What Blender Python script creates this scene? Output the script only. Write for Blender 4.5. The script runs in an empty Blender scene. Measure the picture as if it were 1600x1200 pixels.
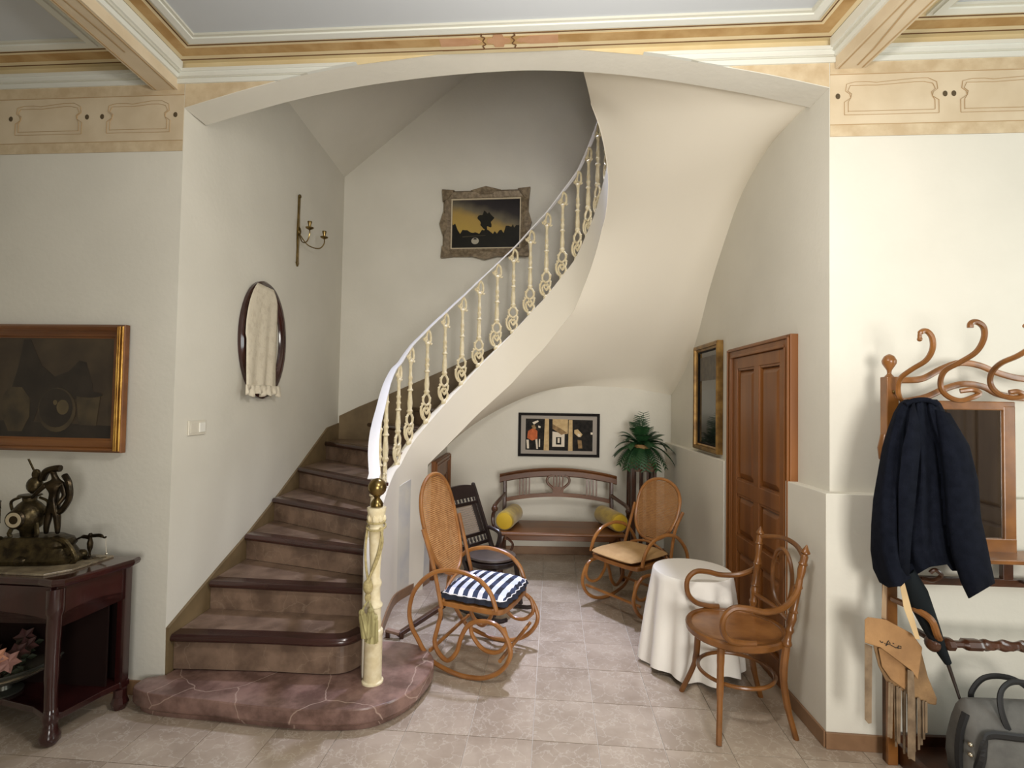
import bpy, bmesh, math, random
from mathutils import Vector, Matrix
random.seed(7)
PI = math.pi
# ------------------------------------------------------------------ camera
FPX = 820.0; ROLL = math.radians(1.0); PITCH = math.radians(1.72); CH = 1.6
R0 = Vector((1, 0, 0)); U0 = Vector((0, -math.sin(PITCH), math.cos(PITCH))); FW = Vector((0, math.cos(PITCH), math.sin(PITCH)))
RV = R0*math.cos(ROLL) + U0*math.sin(ROLL); UV_ = -R0*math.sin(ROLL) + U0*math.cos(ROLL); CP = Vector((0, 0, CH))
cd = bpy.data.cameras.new('camera'); cam = bpy.data.objects.new('camera', cd); bpy.context.scene.collection.objects.link(cam)
cd.sensor_width = 36; cd.lens = FPX/1600*36; cd.clip_start = .05
m3 = Matrix((RV, UV_, -FW)).transposed()
cam.matrix_world = Matrix.Translation(CP) @ m3.to_4x4()
bpy.context.scene.camera = cam
def ray(x, y): return FW + RV*((x-800)/FPX) + UV_*((600-y)/FPX)
def atY(x, y, Y): d = ray(x, y); return CP + d*(Y/d.y)          # measured point of the place at depth Y
def atZ(x, y, z=0): d = ray(x, y); return CP + d*((z-CH)/d.z)    # measured point on a level
# ------------------------------------------------------------------ world, lights, exposure
sc = bpy.context.scene
w = bpy.data.worlds.new('world'); sc.world = w; w.use_nodes = True
w.node_tree.nodes['Background'].inputs[0].default_value = (.80, .88, 1, 1)
w.node_tree.nodes['Background'].inputs[1].default_value = .25
sc.view_settings.view_transform = 'Standard'; sc.view_settings.look = 'None'
sc.view_settings.exposure = 0.30; sc.view_settings.gamma = 1; sc.view_settings.use_curve_mapping = False
def area(name, loc, target, sx, sy, power, col):
    l = bpy.data.lights.new(name, 'AREA'); l.shape = 'RECTANGLE'; l.size = sx; l.size_y = sy; l.energy = power; l.color = col
    o = bpy.data.objects.new(name, l); sc.collection.objects.link(o); o.location = loc
    o.rotation_euler = (Vector(target)-Vector(loc)).to_track_quat('-Z', 'Y').to_euler(); return o
area('window_daylight', (4.05, .95, 1.75), (0, 2.5, 1.5), 1.1, 1.5, 30, (.93, 1, .98))
pl = bpy.data.lights.new('ceiling_lamp', 'POINT'); pl.energy = 70; pl.color = (1, .95, .89); pl.shadow_soft_size = .16
plo = bpy.data.objects.new('ceiling_lamp', pl); sc.collection.objects.link(plo); plo.location = (.3, 1.3, 2.55)
rd_ = area('rear_alcove_fill', (1.2, -2.9, 1.35), (.45, 5, 1.75), 1.5, 1.9, 34, (1, .96, .90)); rd_.data.spread = math.radians(78)  # fill lamp added behind the camera to brighten the alcove
sky_ = area('stairwell_skylight', (.30, 4.72, 5.9), (-.05, 3.55, 0), .55, .55, 85, (.68, .74, 1)); sky_.data.spread = math.radians(48)

# ------------------------------------------------------------------ helpers
class B:
    def __init__(s): s.v = []; s.f = []
    def add(s, vs, fs):
        n = len(s.v); s.v += [tuple(v) for v in vs]; s.f += [tuple(i+n for i in f) for f in fs]
    def box(s, a, b, M=None):
        x0, y0, z0 = a; x1, y1, z1 = b
        vs = [Vector(p) for p in ((x0,y0,z0),(x1,y0,z0),(x1,y1,z0),(x0,y1,z0),(x0,y0,z1),(x1,y0,z1),(x1,y1,z1),(x0,y1,z1))]
        if M: vs = [M @ v for v in vs]
        s.add(vs, [(0,3,2,1),(4,5,6,7),(0,1,5,4),(1,2,6,5),(2,3,7,6),(3,0,4,7)])
    def obox(s, p, q, wd, hd, up=(0,0,1)):                        # bar from p to q
        p = Vector(p); q = Vector(q); t = (q-p).normalized(); u = Vector(up)
        sd = t.cross(u)
        if sd.length < 1e-4: sd = t.cross(Vector((1,0,0)))
        sd.normalize(); u = sd.cross(t).normalized()
        vs = [e + sd*a*wd/2 + u*b*hd/2 for e in (p, q) for a, b in ((-1,-1),(1,-1),(1,1),(-1,1))]
        s.add(vs, [(0,3,2,1),(4,5,6,7),(0,1,5,4),(1,2,6,5),(2,3,7,6),(3,0,4,7)])
    def prism(s, poly, d, a='z', o=0.0, M=None):                  # poly extruded from o to o+d along axis
        n = len(poly)
        def mk(p, h):
            v = {'z': (p[0], p[1], h), 'y': (p[0], h, p[1]), 'x': (h, p[0], p[1])}[a]
            return (M @ Vector(v)) if M else Vector(v)
        vs = [mk(p, o) for p in poly] + [mk(p, o+d) for p in poly]
        s.add(vs, [tuple(range(n))[::-1], tuple(range(n, 2*n))] + [(i, (i+1) % n, n+(i+1) % n, n+i) for i in range(n)])
    def rings(s, rs, closed=False, cap=True):
        n = len(rs[0]); vs = [p for r in rs for p in r]; k = len(rs); fs = []
        for i in range(k if closed else k-1):
            for j in range(n):
                a = i*n+j; b = i*n+(j+1) % n; c = ((i+1) % k)*n+(j+1) % n; d = ((i+1) % k)*n+j; fs.append((a, b, c, d))
        if cap and not closed: fs += [tuple(range(n))[::-1], tuple(range((k-1)*n, k*n))]
        s.add(vs, fs)
    def tube(s, pts, r, seg=8, closed=False, flat=None, up=None, cap=True):
        P = [Vector(p) for p in pts]; n = len(P); rs = []; pu = None
        for i in range(n):
            if closed: t = P[(i+1) % n]-P[i-1]
            else: t = P[min(i+1, n-1)]-P[max(i-1, 0)]
            if t.length < 1e-9: t = Vector((0,0,1))
            t.normalize()
            if up is not None: a = Vector(up)
            elif pu is None: a = Vector((0,0,1)) if abs(t.z) < .9 else Vector((1,0,0))
            else: a = pu
            u = a - t*a.dot(t)
            if u.length < 1e-5: u = Vector((1,.1,0)) - t*t.x
            u.normalize(); pu = u; sd = t.cross(u)
            rr = r[i] if isinstance(r, (list, tuple)) else r
            ru, rsd = (rr, rr) if flat is None else (rr*flat[0], rr*flat[1])
            rs.append([P[i] + u*math.cos(2*PI*k/seg)*ru + sd*math.sin(2*PI*k/seg)*rsd for k in range(seg)])
        s.rings(rs, closed, cap)
    def lathe(s, prof, seg=16, o=(0,0,0), M=None, sx=1, sy=1, cap=True):
        rs = []
        for r, z in prof:
            ring = [Vector((o[0]+max(r,1e-4)*sx*math.cos(2*PI*k/seg), o[1]+max(r,1e-4)*sy*math.sin(2*PI*k/seg), o[2]+z)) for k in range(seg)]
            if M: ring = [M @ v for v in ring]
            rs.append(ring)
        s.rings(rs, cap=cap)
    def grid(s, rows):
        n = len(rows[0]); vs = [p for r in rows for p in r]
        s.add(vs, [(i*n+j, i*n+j+1, (i+1)*n+j+1, (i+1)*n+j) for i in range(len(rows)-1) for j in range(n-1)])
    def ball(s, c, r, sx=1, sy=1, sz=1, seg=14):
        s.lathe([(r*math.sin(PI*i/8)+1e-4, -r*sz*math.cos(PI*i/8)) for i in range(9)], seg, c, sx=sx, sy=sy)
def cr(pts, n=6, closed=False):
    P = [Vector(p) if len(p) == 3 else Vector((p[0], p[1], 0)) for p in pts]; N = len(P); out = []
    for i in range(N if closed else N-1):
        if closed: a, b, c, d = P[i-1], P[i], P[(i+1) % N], P[(i+2) % N]
        else: a, b, c, d = P[max(i-1,0)], P[i], P[i+1], P[min(i+2,N-1)]
        for k in range(n):
            t = k/n
            out.append(.5*((2*b)+(c-a)*t+(2*a-5*b+4*c-d)*t*t+(3*b-a-3*c+d)*t**3))
    if not closed: out.append(P[-1])
    return out
def interp(tab, x):
    if x <= tab[0][0]: return tab[0][1]
    for (a, va), (b, vb) in zip(tab, tab[1:]):
        if x <= b: return va+(vb-va)*(x-a)/(b-a)
    return tab[-1][1]
COL = sc.collection
def obj(name, b, m, parent=None, smooth=False, smax=40, bevel=0, kind=None, label=None, solid=0, sub=0):
    me = bpy.data.meshes.new(name); me.from_pydata([tuple(v) for v in b.v], [], b.f); me.update()
    bm = bmesh.new(); bm.from_mesh(me); bmesh.ops.recalc_face_normals(bm, faces=bm.faces); bm.to_mesh(me); bm.free()
    if smooth:
        me.polygons.foreach_set('use_smooth', [True]*len(me.polygons))
        try: me.set_sharp_from_angle(angle=math.radians(smax))
        except Exception: pass
    me.materials.append(m)
    o = bpy.data.objects.new(name, me); COL.objects.link(o)
    if parent: o.parent = parent
    if solid: md = o.modifiers.new('s', 'SOLIDIFY'); md.thickness = solid; md.offset = 0
    if bevel: md = o.modifiers.new('b', 'BEVEL'); md.width = bevel; md.segments = 2; md.limit_method = 'ANGLE'
    if sub: md = o.modifiers.new('u', 'SUBSURF'); md.levels = sub; md.render_levels = sub
    if kind: o['kind'] = kind
    if label: o['label'] = label
    return o
def thing(name, label, cat, loc=(0,0,0), rz=0, group=None):
    o = bpy.data.objects.new(name, None); COL.objects.link(o); o.location = loc; o.rotation_euler = (0,0,rz); o.empty_display_size = .1
    o['label'] = label; o['category'] = cat
    if group: o['group'] = group
    return o
def tag(o, label, cat, group=None):
    o['label'] = label; o['category'] = cat
    if group: o['group'] = group
    return o
def copy_tree(o, parent=None):
    c = o.copy(); COL.objects.link(c); c.parent = parent
    for ch in [x for x in bpy.data.objects if x.parent == o]: copy_tree(ch, c)
    return c
# ------------------------------------------------------------------ materials
def lin(c): return tuple(((x/255)/12.92 if x/255 <= .04045 else ((x/255+.055)/1.055)**2.4) for x in c)+(1,)
def mat(name, col, rough=.6, metal=0, var=None, scale=8, stretch=(1,1,1), bump=0, bscale=60, detail=4, coat=0, lo=.35, hi=.65, spec=.5, sheen=0):
    m = bpy.data.materials.new(name); m.use_nodes = True; nt = m.node_tree; p = nt.nodes['Principled BSDF']
    p.inputs['Roughness'].default_value = rough; p.inputs['Metallic'].default_value = metal; p.inputs['Base Color'].default_value = lin(col)
    p.inputs['Specular IOR Level'].default_value = spec
    if coat: p.inputs['Coat Weight'].default_value = coat; p.inputs['Coat Roughness'].default_value = .12
    if sheen: p.inputs['Sheen Weight'].default_value = sheen
    tc = nt.nodes.new('ShaderNodeTexCoord'); mp = nt.nodes.new('ShaderNodeMapping'); mp.inputs['Scale'].default_value = stretch
    nt.links.new(tc.outputs['Object'], mp.inputs[0])
    if var:
        n = nt.nodes.new('ShaderNodeTexNoise'); n.inputs['Scale'].default_value = scale; n.inputs['Detail'].default_value = detail; nt.links.new(mp.outputs[0], n.inputs['Vector'])
        r = nt.nodes.new('ShaderNodeValToRGB'); r.color_ramp.elements[0].position = lo; r.color_ramp.elements[1].position = hi
        r.color_ramp.elements[0].color = lin(col); r.color_ramp.elements[1].color = lin(var)
        nt.links.new(n.outputs['Fac'], r.inputs[0]); nt.links.new(r.outputs[0], p.inputs['Base Color'])
    if bump:
        n2 = nt.nodes.new('ShaderNodeTexNoise'); n2.inputs['Scale'].default_value = bscale; n2.inputs['Detail'].default_value = 3; nt.links.new(mp.outputs[0], n2.inputs['Vector'])
        bp = nt.nodes.new('ShaderNodeBump'); bp.inputs['Strength'].default_value = bump; bp.inputs['Distance'].default_value = .01
        nt.links.new(n2.outputs['Fac'], bp.inputs['Height']); nt.links.new(bp.outputs[0], p.inputs['Normal'])
    return m
def marble(name, base, dark, vein, sc_=3, vs=5, rough=.25, vw=.03, veinmix=.8, perobj=False):
    m = bpy.data.materials.new(name); m.use_nodes = True; nt = m.node_tree; N = nt.nodes.new; L = nt.links.new; p = nt.nodes['Principled BSDF']
    p.inputs['Roughness'].default_value = rough
    tc = N('ShaderNodeTexCoord'); mp = N('ShaderNodeVectorMath'); mp.operation = 'ADD'; L(tc.outputs['Object'], mp.inputs[0])
    if perobj:
        oi = N('ShaderNodeObjectInfo'); ml = N('ShaderNodeVectorMath'); ml.operation = 'SCALE'; ml.inputs['Scale'].default_value = 37
        cx = N('ShaderNodeCombineXYZ'); L(oi.outputs['Random'], cx.inputs[0]); L(oi.outputs['Random'], cx.inputs[2]); L(cx.outputs[0], ml.inputs[0]); L(ml.outputs[0], mp.inputs[1])
    n = N('ShaderNodeTexNoise'); n.inputs['Scale'].default_value = sc_; n.inputs['Detail'].default_value = 6; n.inputs['Roughness'].default_value = .6; L(mp.outputs[0], n.inputs['Vector'])
    r = N('ShaderNodeValToRGB'); r.color_ramp.elements[0].position = .38; r.color_ramp.elements[1].position = .62
    r.color_ramp.elements[0].color = lin(dark); r.color_ramp.elements[1].color = lin(base); L(n.outputs['Fac'], r.inputs[0])
    nd = N('ShaderNodeTexNoise'); nd.inputs['Scale'].default_value = vs*1.3; nd.inputs['Detail'].default_value = 4; L(mp.outputs[0], nd.inputs['Vector'])
    ad = N('ShaderNodeVectorMath'); ad.operation = 'MULTIPLY_ADD'; ad.inputs[1].default_value = (.22,.22,.22); L(nd.outputs['Color'], ad.inputs[0]); L(mp.outputs[0], ad.inputs[2])
    v = N('ShaderNodeTexVoronoi'); v.feature = 'DISTANCE_TO_EDGE'; v.inputs['Scale'].default_value = vs; L(ad.outputs[0], v.inputs['Vector'])
    r2 = N('ShaderNodeValToRGB'); r2.color_ramp.elements[0].position = 0; r2.color_ramp.elements[1].position = vw
    r2.color_ramp.elements[0].color = (veinmix,)*3+(1,); r2.color_ramp.elements[1].color = (0,0,0,1); L(v.outputs['Distance'], r2.inputs[0])
    mx = N('ShaderNodeMixRGB'); L(r2.outputs[0], mx.inputs[0]); L(r.outputs[0], mx.inputs[1]); mx.inputs[2].default_value = lin(vein)
    L(mx.outputs[0], p.inputs['Base Color'])
    return m
def wood(name, a, b, rough=.4, scale=6, stretch=(1,1,.12), coat=.3):
    return mat(name, a, rough, 0, b, scale, stretch, bump=.05, bscale=40, coat=coat, lo=.3, hi=.7)
M_wall = mat('white_plaster', (222,218,205), .85, var=(216,212,199), scale=2, bump=.12, bscale=35)
M_room = mat('room_plaster', (215,210,198), .85, var=(209,204,191), scale=2, bump=.12, bscale=35)
M_blue = mat('stair_wall_plaster', (222,217,203), .8, var=(205,203,198), scale=5, bump=.2, bscale=25)
M_soff = mat('cream_soffit_plaster', (240,233,216), .8, bump=.06, bscale=20)
M_cream = mat('cream_iron_paint', (236,224,190), .45, var=(222,206,166), scale=30, spec=.4)
M_white = mat('white_rail_paint', (235,233,232), .35)
M_brass = mat('aged_brass', (150,128,80), .28, 1, var=(110,92,56), scale=12)
M_skirt = mat('olive_brown_skirting', (128,108,76), .5, var=(108,90,62), scale=5)
M_nose = wood('dark_wood_nosing', (46,26,22), (70,40,34), .25, 5, (.15,1,1), .4)
M_riser = marble('brown_marble', (140,116,98), (104,84,70), (160,140,120), 6, 5, .3, .02, .4)
M_step = marble('red_marble', (142,112,102), (100,76,68), (196,172,156), 7, 2.1, .25, .008, .6)
M_tile = marble('beige_floor_tile', (184,168,150), (160,144,127), (206,194,178), 3.0, 10, .22, .05, .5, True)
M_grout = mat('tile_grout', (200,190,174), .8)
M_base = mat('terracotta_baseboard', (146,112,82), .4, var=(128,96,68), scale=9)
M_door = wood('varnished_pine', (148,92,38), (102,58,22), .42, 5, (1,1,.10), .12)
M_ddoor = wood('dark_pine', (140,86,36), (100,58,24), .45, 5, (1,1,.1), .1)
M_bent = wood('bentwood_honey', (164,110,54), (130,82,38), .34, 9, (1,1,1), .25)
M_bent2 = wood('bentwood_chestnut', (132,84,36), (96,58,22), .34, 9, (1,1,1), .25)
M_stand = wood('bentwood_rack', (148,96,44), (110,68,30), .34, 8, (1,1,1), .25)
M_dstand = wood('dark_turned_wood', (84,48,26), (54,30,18), .34, 8, (1,1,1), .25)
M_cane = mat('woven_cane', (198,148,94), .55, var=(172,122,72), scale=25)
M_warp = mat('cane_warp', (150,100,56), .6)
M_cane2 = mat('pale_cane', (166,122,74), .6, var=(146,104,60), scale=25)
M_black = wood('ebonised_wood', (28,19,17), (42,29,26), .35, 8, (1,1,1), .2)
M_inner = mat('console_inner_shade', (30,18,16), .9, spec=.1)  # near-black colour carries the shade inside the console table
M_dleather = mat('grey_brown_leather_seat', (84,72,64), .4, var=(66,56,50), scale=10)
M_bench = wood('bench_mahogany', (124,76,32), (84,48,20), .42, 6, (.2,1,1), .1)
M_must = mat('mustard_velvet', (178,150,46), .8, var=(150,124,40), scale=14, sheen=.3)
M_bpad = mat('beige_cushion', (196,160,110), .85, var=(180,144,96), scale=10, bump=.2, bscale=30)
M_cloth = mat('white_tablecloth', (240,236,228), .9, bump=.05, bscale=120)
M_mahog = wood('dark_mahogany', (62,26,24), (36,14,14), .16, 7, (1,1,.3), .8)
M_gold = mat('gilt_frame', (196,150,70), .3, .7, var=(150,104,44), scale=14)
M_wgold = mat('walnut_gilt_frame', (136,86,42), .3, .2, var=(98,56,26), scale=8, stretch=(.2,1,1), coat=.4)
M_sfr = mat('silvered_carved_frame', (142,126,102), .5, .1, var=(104,90,70), scale=30, bump=.5, bscale=40)
M_ivory = mat('ivory_slip', (214,200,170), .6)
M_bfr = mat('black_frame', (22,17,15), .65, spec=.15)
M_mount = mat('grey_picture_mount', (158,150,140), .8)
M_bronze = mat('dark_bronze', (66,54,36), .3, .8, var=(34,28,20), scale=20, bump=.3, bscale=30)
M_gbronze = mat('gilded_bronze', (88,76,50), .35, .8, var=(48,40,28), scale=25, bump=.4, bscale=40)
M_silver = mat('pale_metal', (190,180,160), .25, .9)
M_navy = mat('navy_wool', (20,23,33), .95, var=(14,17,26), scale=30, bump=.25, bscale=200, spec=.1)
M_umb = mat('dark_umbrella_cloth', (20,25,28), .8, spec=.15)
M_tan = mat('tan_suede', (172,130,84), .75, var=(146,108,68), scale=7, bump=.2, bscale=60)
M_tan2 = mat('worn_suede', (156,122,82), .8, var=(120,92,62), scale=8, bump=.3, bscale=60)
M_fringe = mat('fringe_suede', (140,118,92), .8, var=(108,88,66), scale=20)
M_ink = mat('black_print', (24,20,18), .7)
M_bag = mat('grey_canvas', (102,100,95), .8, var=(86,84,80), scale=14, bump=.4, bscale=14)
M_strap = mat('black_webbing', (22,21,22), .6)
M_leaf = mat('fern_green', (44,84,46), .45, var=(26,56,32), scale=9)
M_pot = mat('straw_pot', (150,116,66), .7, var=(112,82,46), scale=20)
M_lace = mat('cream_lace', (222,212,190), .9, var=(212,201,179), scale=26, bump=.3, bscale=50, lo=.5, hi=.62)
M_mir = mat('mirror_glass', (235,235,232), .03, 1)
M_mog = mat('mirror_frame_wood', (60,26,22), .2, var=(44,18,16), scale=6, coat=.7)
M_plast = mat('ivory_switch', (222,216,200), .35)
M_fres = mat('fresco_sand', (214,198,170), .85, var=(202,184,154), scale=5, detail=6)
M_fresd = mat('fresco_border_ochre', (192,170,136), .85, var=(210,192,160), scale=14, detail=8)
M_ceilc = mat('ceiling_cream', (226,210,172), .85, var=(216,198,158), scale=3)
M_ceily = mat('ceiling_yellow_band', (206,186,142), .85, var=(214,198,158), scale=4)
M_cold = mat('ceiling_gold_band', (168,132,80), .85, var=(190,158,108), scale=9)
M_cline = mat('ceiling_brown_line', (108,76,44), .85)
M_cros = mat('ceiling_terracotta_motif', (184,140,104), .85, var=(196,154,118), scale=12)
M_fline = mat('fresco_line', (176,148,108), .85)
M_fdot = mat('fresco_dark_mark', (84,70,48), .85)
M_ceilw = mat('ceiling_white', (188,192,195), .85)
M_corn = mat('cornice_white', (218,219,210), .7)
M_corn2 = mat('cornice_groove', (200,198,184), .8)
M_conc = mat('plain_plaster_outer', (206,196,178), .9)
M_cord = mat('gold_cord', (190,174,124), .75, var=(160,144,98), scale=60, bump=.4, bscale=150)
M_cord2 = mat('gold_tassel', (176,166,116), .8, var=(138,128,84), scale=70, stretch=(1,1,.1))
M_flow = mat('pink_flower', (206,150,120), .7, var=(180,120,96), scale=10)
M_flowd = mat('dark_flower', (84,44,44), .7, var=(60,50,34), scale=10)
M_bowl = mat('pewter_bowl', (96,96,88), .35, .6)
M_stucco = M_wall

# ------------------------------------------------------------------ setting: room shell
A = Vector((-1.82, 2.83, 0)); Bp = Vector((1.55, 2.56, 0)); DU = (Bp-A).normalized(); DN = Vector((-DU.y, DU.x, 0))    # DN points into the alcove
FR = Matrix(((DU.x, DN.x, 0, A.x), (DU.y, DN.y, 0, A.y), (0, 0, 1, 0), (0, 0, 0, 1)))   # front-wall frame: x along, y into, z up
WU = (Bp-A).length; TH = .18; CZ = 3.415
def uof(X): return (X-A.x)/DU.x
def fp(u, n, z): return A + DU*u + DN*n + Vector((0,0,z))
# front wall with the wide arch
arc = [(uof(X), z) for X, z in [(-1.56,3.235),(-1.30,3.298),(-1.05,3.345),(-.77,3.384),(-.4,3.416),(-.05,3.429),(.2,3.422),(.43,3.402),(.68,3.368),(.93,3.322),(1.25,3.253)]]
arc = [(0, 3.165)] + arc + [(WU, 3.175)]
arcs = [(p.x, p.y) for p in cr([(a, b, 0) for a, b in arc], 4)]
b = B()
b.prism([(-4.2, A.y-2.38*DU.y/DU.x), (-1.82, A.y), (-1.82, A.y+TH), (-4.2, A.y-2.38*DU.y/DU.x+TH)], 3.9, 'z', 0)
b.prism([(1.55, 2.56), (4.2, 2.56+2.65*DU.y/DU.x), (4.2, 2.74+2.65*DU.y/DU.x), (1.558, 2.74)], 3.9, 'z', 0)
b.prism(arcs + [(WU, 3.9), (0, 3.9)], TH, 'y', 0, FR)
obj('wall_front', b, M_wall, kind='structure')
# floor
b = B(); b.box((-4.2, -3.2, -.12), (4.4, 6.2, -.005)); floor = obj('floor', b, M_grout, kind='structure')
tb = B(); TW, TD = .305, .343; tb.box((-TW/2+.0018, -TD/2+.0018, -.005), (TW/2-.0018, TD/2-.0018, 0))
first = None; TA = math.atan2(DU.y, DU.x); T0 = Vector((.126, 2.52, 0)); ntile = 0
for j in range(-7, 9):
    for i in range(-12, 12):
        c = T0 + DU*((i+.5)*TW) + DN*((j+.5)*TD)
        if not (1.75 < c.y < 5.62): continue
        if c.y > 2.95 and not ((-1.02 if c.y < 4.4 else -.8) < c.x < 1.72): continue
        if abs(c.x) > c.y*1.02+.35: continue
        if c.y > 2.75 and c.x > 1.72: continue
        if first is None:
            first = obj('tile', tb, M_tile, floor); o = first
        else:
            o = first.copy(); COL.objects.link(o)
        o.location = (c.x, c.y, random.uniform(-.0006, .0004)); o.rotation_euler = (0, 0, TA); ntile += 1
print('tiles', ntile)
# other walls
XLB = -1.82
b = B(); b.prism([(-1.98, A.y+TH), (XLB, A.y+TH), (XLB, 5.7), (-1.98, 5.7)], 6.3, 'z', 0); obj('wall_left', b, M_wall, kind='structure')
b = B(); b.box((-2.0, 5.52, 0), (1.9, 5.7, 6.3)); wback = obj('wall_back', b, M_wall, kind='structure')
b = B(); b.prism([(1.558, 2.74), (1.68, 5.6), (1.9, 5.6), (1.9, 2.74)], 6.3, 'z', 0); obj('wall_right', b, M_wall, kind='structure')
# room walls behind and beside the camera
b = B(); b.box((-4.3, -3.3, 0), (-4.1, 3.1, 3.9)); obj('wall_west', b, M_room, kind='structure')
b = B()
b.box((4.1, -3.3, 0), (4.3, .35, 3.9)); b.box((4.1, 1.55, 0), (4.3, 3.1, 3.9)); b.box((4.1, .35, 0), (4.3, 1.55, .95)); b.box((4.1, .35, 2.55), (4.3, 1.55, 3.9))
obj('wall_east', b, M_room, kind='structure')
b = B(); b.box((-4.3, -3.4, 0), (.4, -3.2, 3.9)); b.box((3.0, -3.4, 0), (4.3, -3.2, 3.9)); b.box((.4, -3.4, 2.85), (3.0, -3.2, 3.9)); obj('wall_rear', b, M_room, kind='structure')
wn = bpy.data.objects.new('window_1', None); COL.objects.link(wn); wn.location = (4.15, .95, .95); wn['kind'] = 'structure'
b = B()
for (y0, y1, z0, z1) in ((-.6,-.54,0,1.6),(.54,.6,0,1.6),(-.54,.54,0,.06),(-.54,.54,1.54,1.6),(-.025,.025,.06,1.54)): b.box((-.03, y0, z0), (.03, y1, z1))
obj('window_frame', b, M_ceilw, wn, bevel=.004)
# door on the east wall that the stand's mirror shows
def panel_door(name, W, Hh, m, frame_m, label=None, panels=None, fw=.07):
    """local: x across 0..W, z up, -y faces the viewer; frame stands proud"""
    o = bpy.data.objects.new(name, None); COL.objects.link(o); o['kind'] = 'structure'
    b = B(); b.box((0, -.03, 0), (fw, .03, Hh)); b.box((W-fw, -.03, 0), (W, .03, Hh)); b.box((fw, -.03, Hh-fw), (W-fw, .03, Hh))
    b.box((.008, -.042, 0), (.024, -.03, Hh-.008)); b.box((W-.024, -.042, 0), (W-.008, -.03, Hh-.008)); b.box((.008, -.042, Hh-.024), (W-.008, -.03, Hh-.008))
    b.box((fw-.018, -.038, 0), (fw, -.03, Hh-fw)); b.box((W-fw, -.038, 0), (W-fw+.018, -.03, Hh-fw)); b.box((fw, -.038, Hh-fw), (W-fw, -.03, Hh-fw+.018))
    obj('door_frame', b, frame_m, o, bevel=.004)
    b = B(); b.box((fw, .005, 0), (W-fw, .03, Hh-fw)); leaf = obj('door_leaf', b, m, o)
    iw = W-2*fw; ih = Hh-fw; st = .08
    zs = panels
    b = B(); b.box((fw, -.02, 0), (fw+st, .005, ih)); b.box((W-fw-st, -.02, 0), (W-fw, .005, ih)); b.box((W/2-.04, -.019, 0), (W/2+.04, .005, ih))
    prev = 0
    for z0, z1 in zs: b.box((fw+st, -.0195, prev), (W-fw-st, .005, z0)); prev = z1
    b.box((fw+st, -.0195, prev), (W-fw-st, .005, ih)); obj('door_rails', b, m, o, bevel=.005)
    for z0, z1 in zs:
        for x0, x1 in ((fw+st, W/2-.04), (W/2+.04, W-fw-st)):
            p = B(); g = .014; e = .035
            vs = [(x0+g, .004, z0+g), (x1-g, .004, z0+g), (x1-g, .004, z1-g), (x0+g, .004, z1-g), (x0+g+e, -.013, z0+g+e), (x1-g-e, -.013, z0+g+e), (x1-g-e, -.013, z1-g-e), (x0+g+e, -.013, z1-g-e)]
            p.add(vs, [(4,5,6,7),(0,1,5,4),(1,2,6,5),(2,3,7,6),(3,0,4,7),(0,3,2,1)]); 
            for q in ((x0, z0, x1, z0+.012), (x0, z1-.012, x1, z1), (x0, z0, x0+.012, z1), (x1-.012, z0, x1, z1)): p.box((q[0], -.014, q[1]), (q[2], .004, q[3]))
            obj('door_panel', p, m, o)
    return o
d3 = panel_door('door_3', 1.0, 2.2, wood('grey_brown_door', (112,92,74), (84,66,50), .5), M_dstand, panels=[(.12,.6),(.72,1.95)])
d3.location = (4.07, .15, 0); d3.rotation_euler = (0, 0, -PI/2)
# ceilings and beams
b = B(); b.box((-4.3, -3.3, CZ), (4.3, 3.05, 3.9)); 
# keep the slab clear of the stairwell: only up to the front wall line
b = B(); b.prism([(-4.3, -3.3), (4.3, -3.3), (4.3, 2.341), (1.55, 2.561), (-1.82, 2.831), (-4.3, 3.03)], .4, 'z', CZ); ceil = obj('ceiling', b, M_ceilc, kind='structure')
YB = -.6
BEAMS = [(-2.0, -1.862), (1.575, 1.715)]
def wallY(X): return A.y + (X-A.x)*DU.y/DU.x
for k, (x0, x1) in enumerate(BEAMS):
    b = B(); b.box((x0, -3.2, 3.268), (x1, wallY(x1)+.005, CZ)); tr = obj('trim_%d' % (k+1), b, M_fres, kind='structure')
    for sgn, xx in ((-1, x0), (1, x1)):
        for n_, (pz, pd, mm) in enumerate(((3.325, .012, M_corn), (3.35, .022, M_corn2), (3.362, .034, M_corn))):
            b = B(); z1 = (3.35, 3.362, CZ)[n_]
            xa, xb = (xx, xx+pd) if sgn > 0 else (xx-pd, xx)
            b.box((xa, -3.2, pz), (xb, wallY(xx)-.02, z1)); obj('cornice_moulding', b, mm, tr)
    b = B(); xm = (x0+x1)/2
    b.tube([(xm+.02*math.sin(t*.9)*(1 if k else .4), .6+t*.12, 3.2665) for t in range(0, 17)], .0035, 4, flat=(.3, 1.2)); obj('painted_scroll', b, M_fline, tr)
    b = B(); b.box((x0+.012, -3.2, 3.266), (x0+.018, wallY(x0)-.01, 3.268)); b.box((x1-.018, -3.2, 3.266), (x1-.012, wallY(x1)-.01, 3.268)); obj('painted_line', b, M_fline, tr)
def ucross(z, side):
    pts = arcs if side < 0 else arcs[::-1]
    for (a, c), (a2, c2) in zip(pts, pts[1:]):
        if c <= z < c2: return a+(a2-a)*(z-c)/(c2-c)
    return pts[len(pts)//3][0]
def wall_strip(n0, n1, z0, z1, u0, u1, m, name, kind=None, parent=None):
    b = B()
    if u1 == .72 or u0 == 2.56:
        sd = -1 if u1 == .72 else 1; c0, c1 = ucross(z0, sd), ucross(z1, sd)
        poly = [(u0, z0), (c0, z0), (c1, z1), (u0, z1)] if sd < 0 else [(c0, z0), (u1, z0), (u1, z1), (c1, z1)]
        b.prism(poly, n1-n0, 'y', -n1, FR); return obj(name, b, m, parent, kind=kind)
    b.box((u0, -n1, z0), (u1, -n0, z1), FR); return obj(name, b, m, parent, kind=kind)
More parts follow.
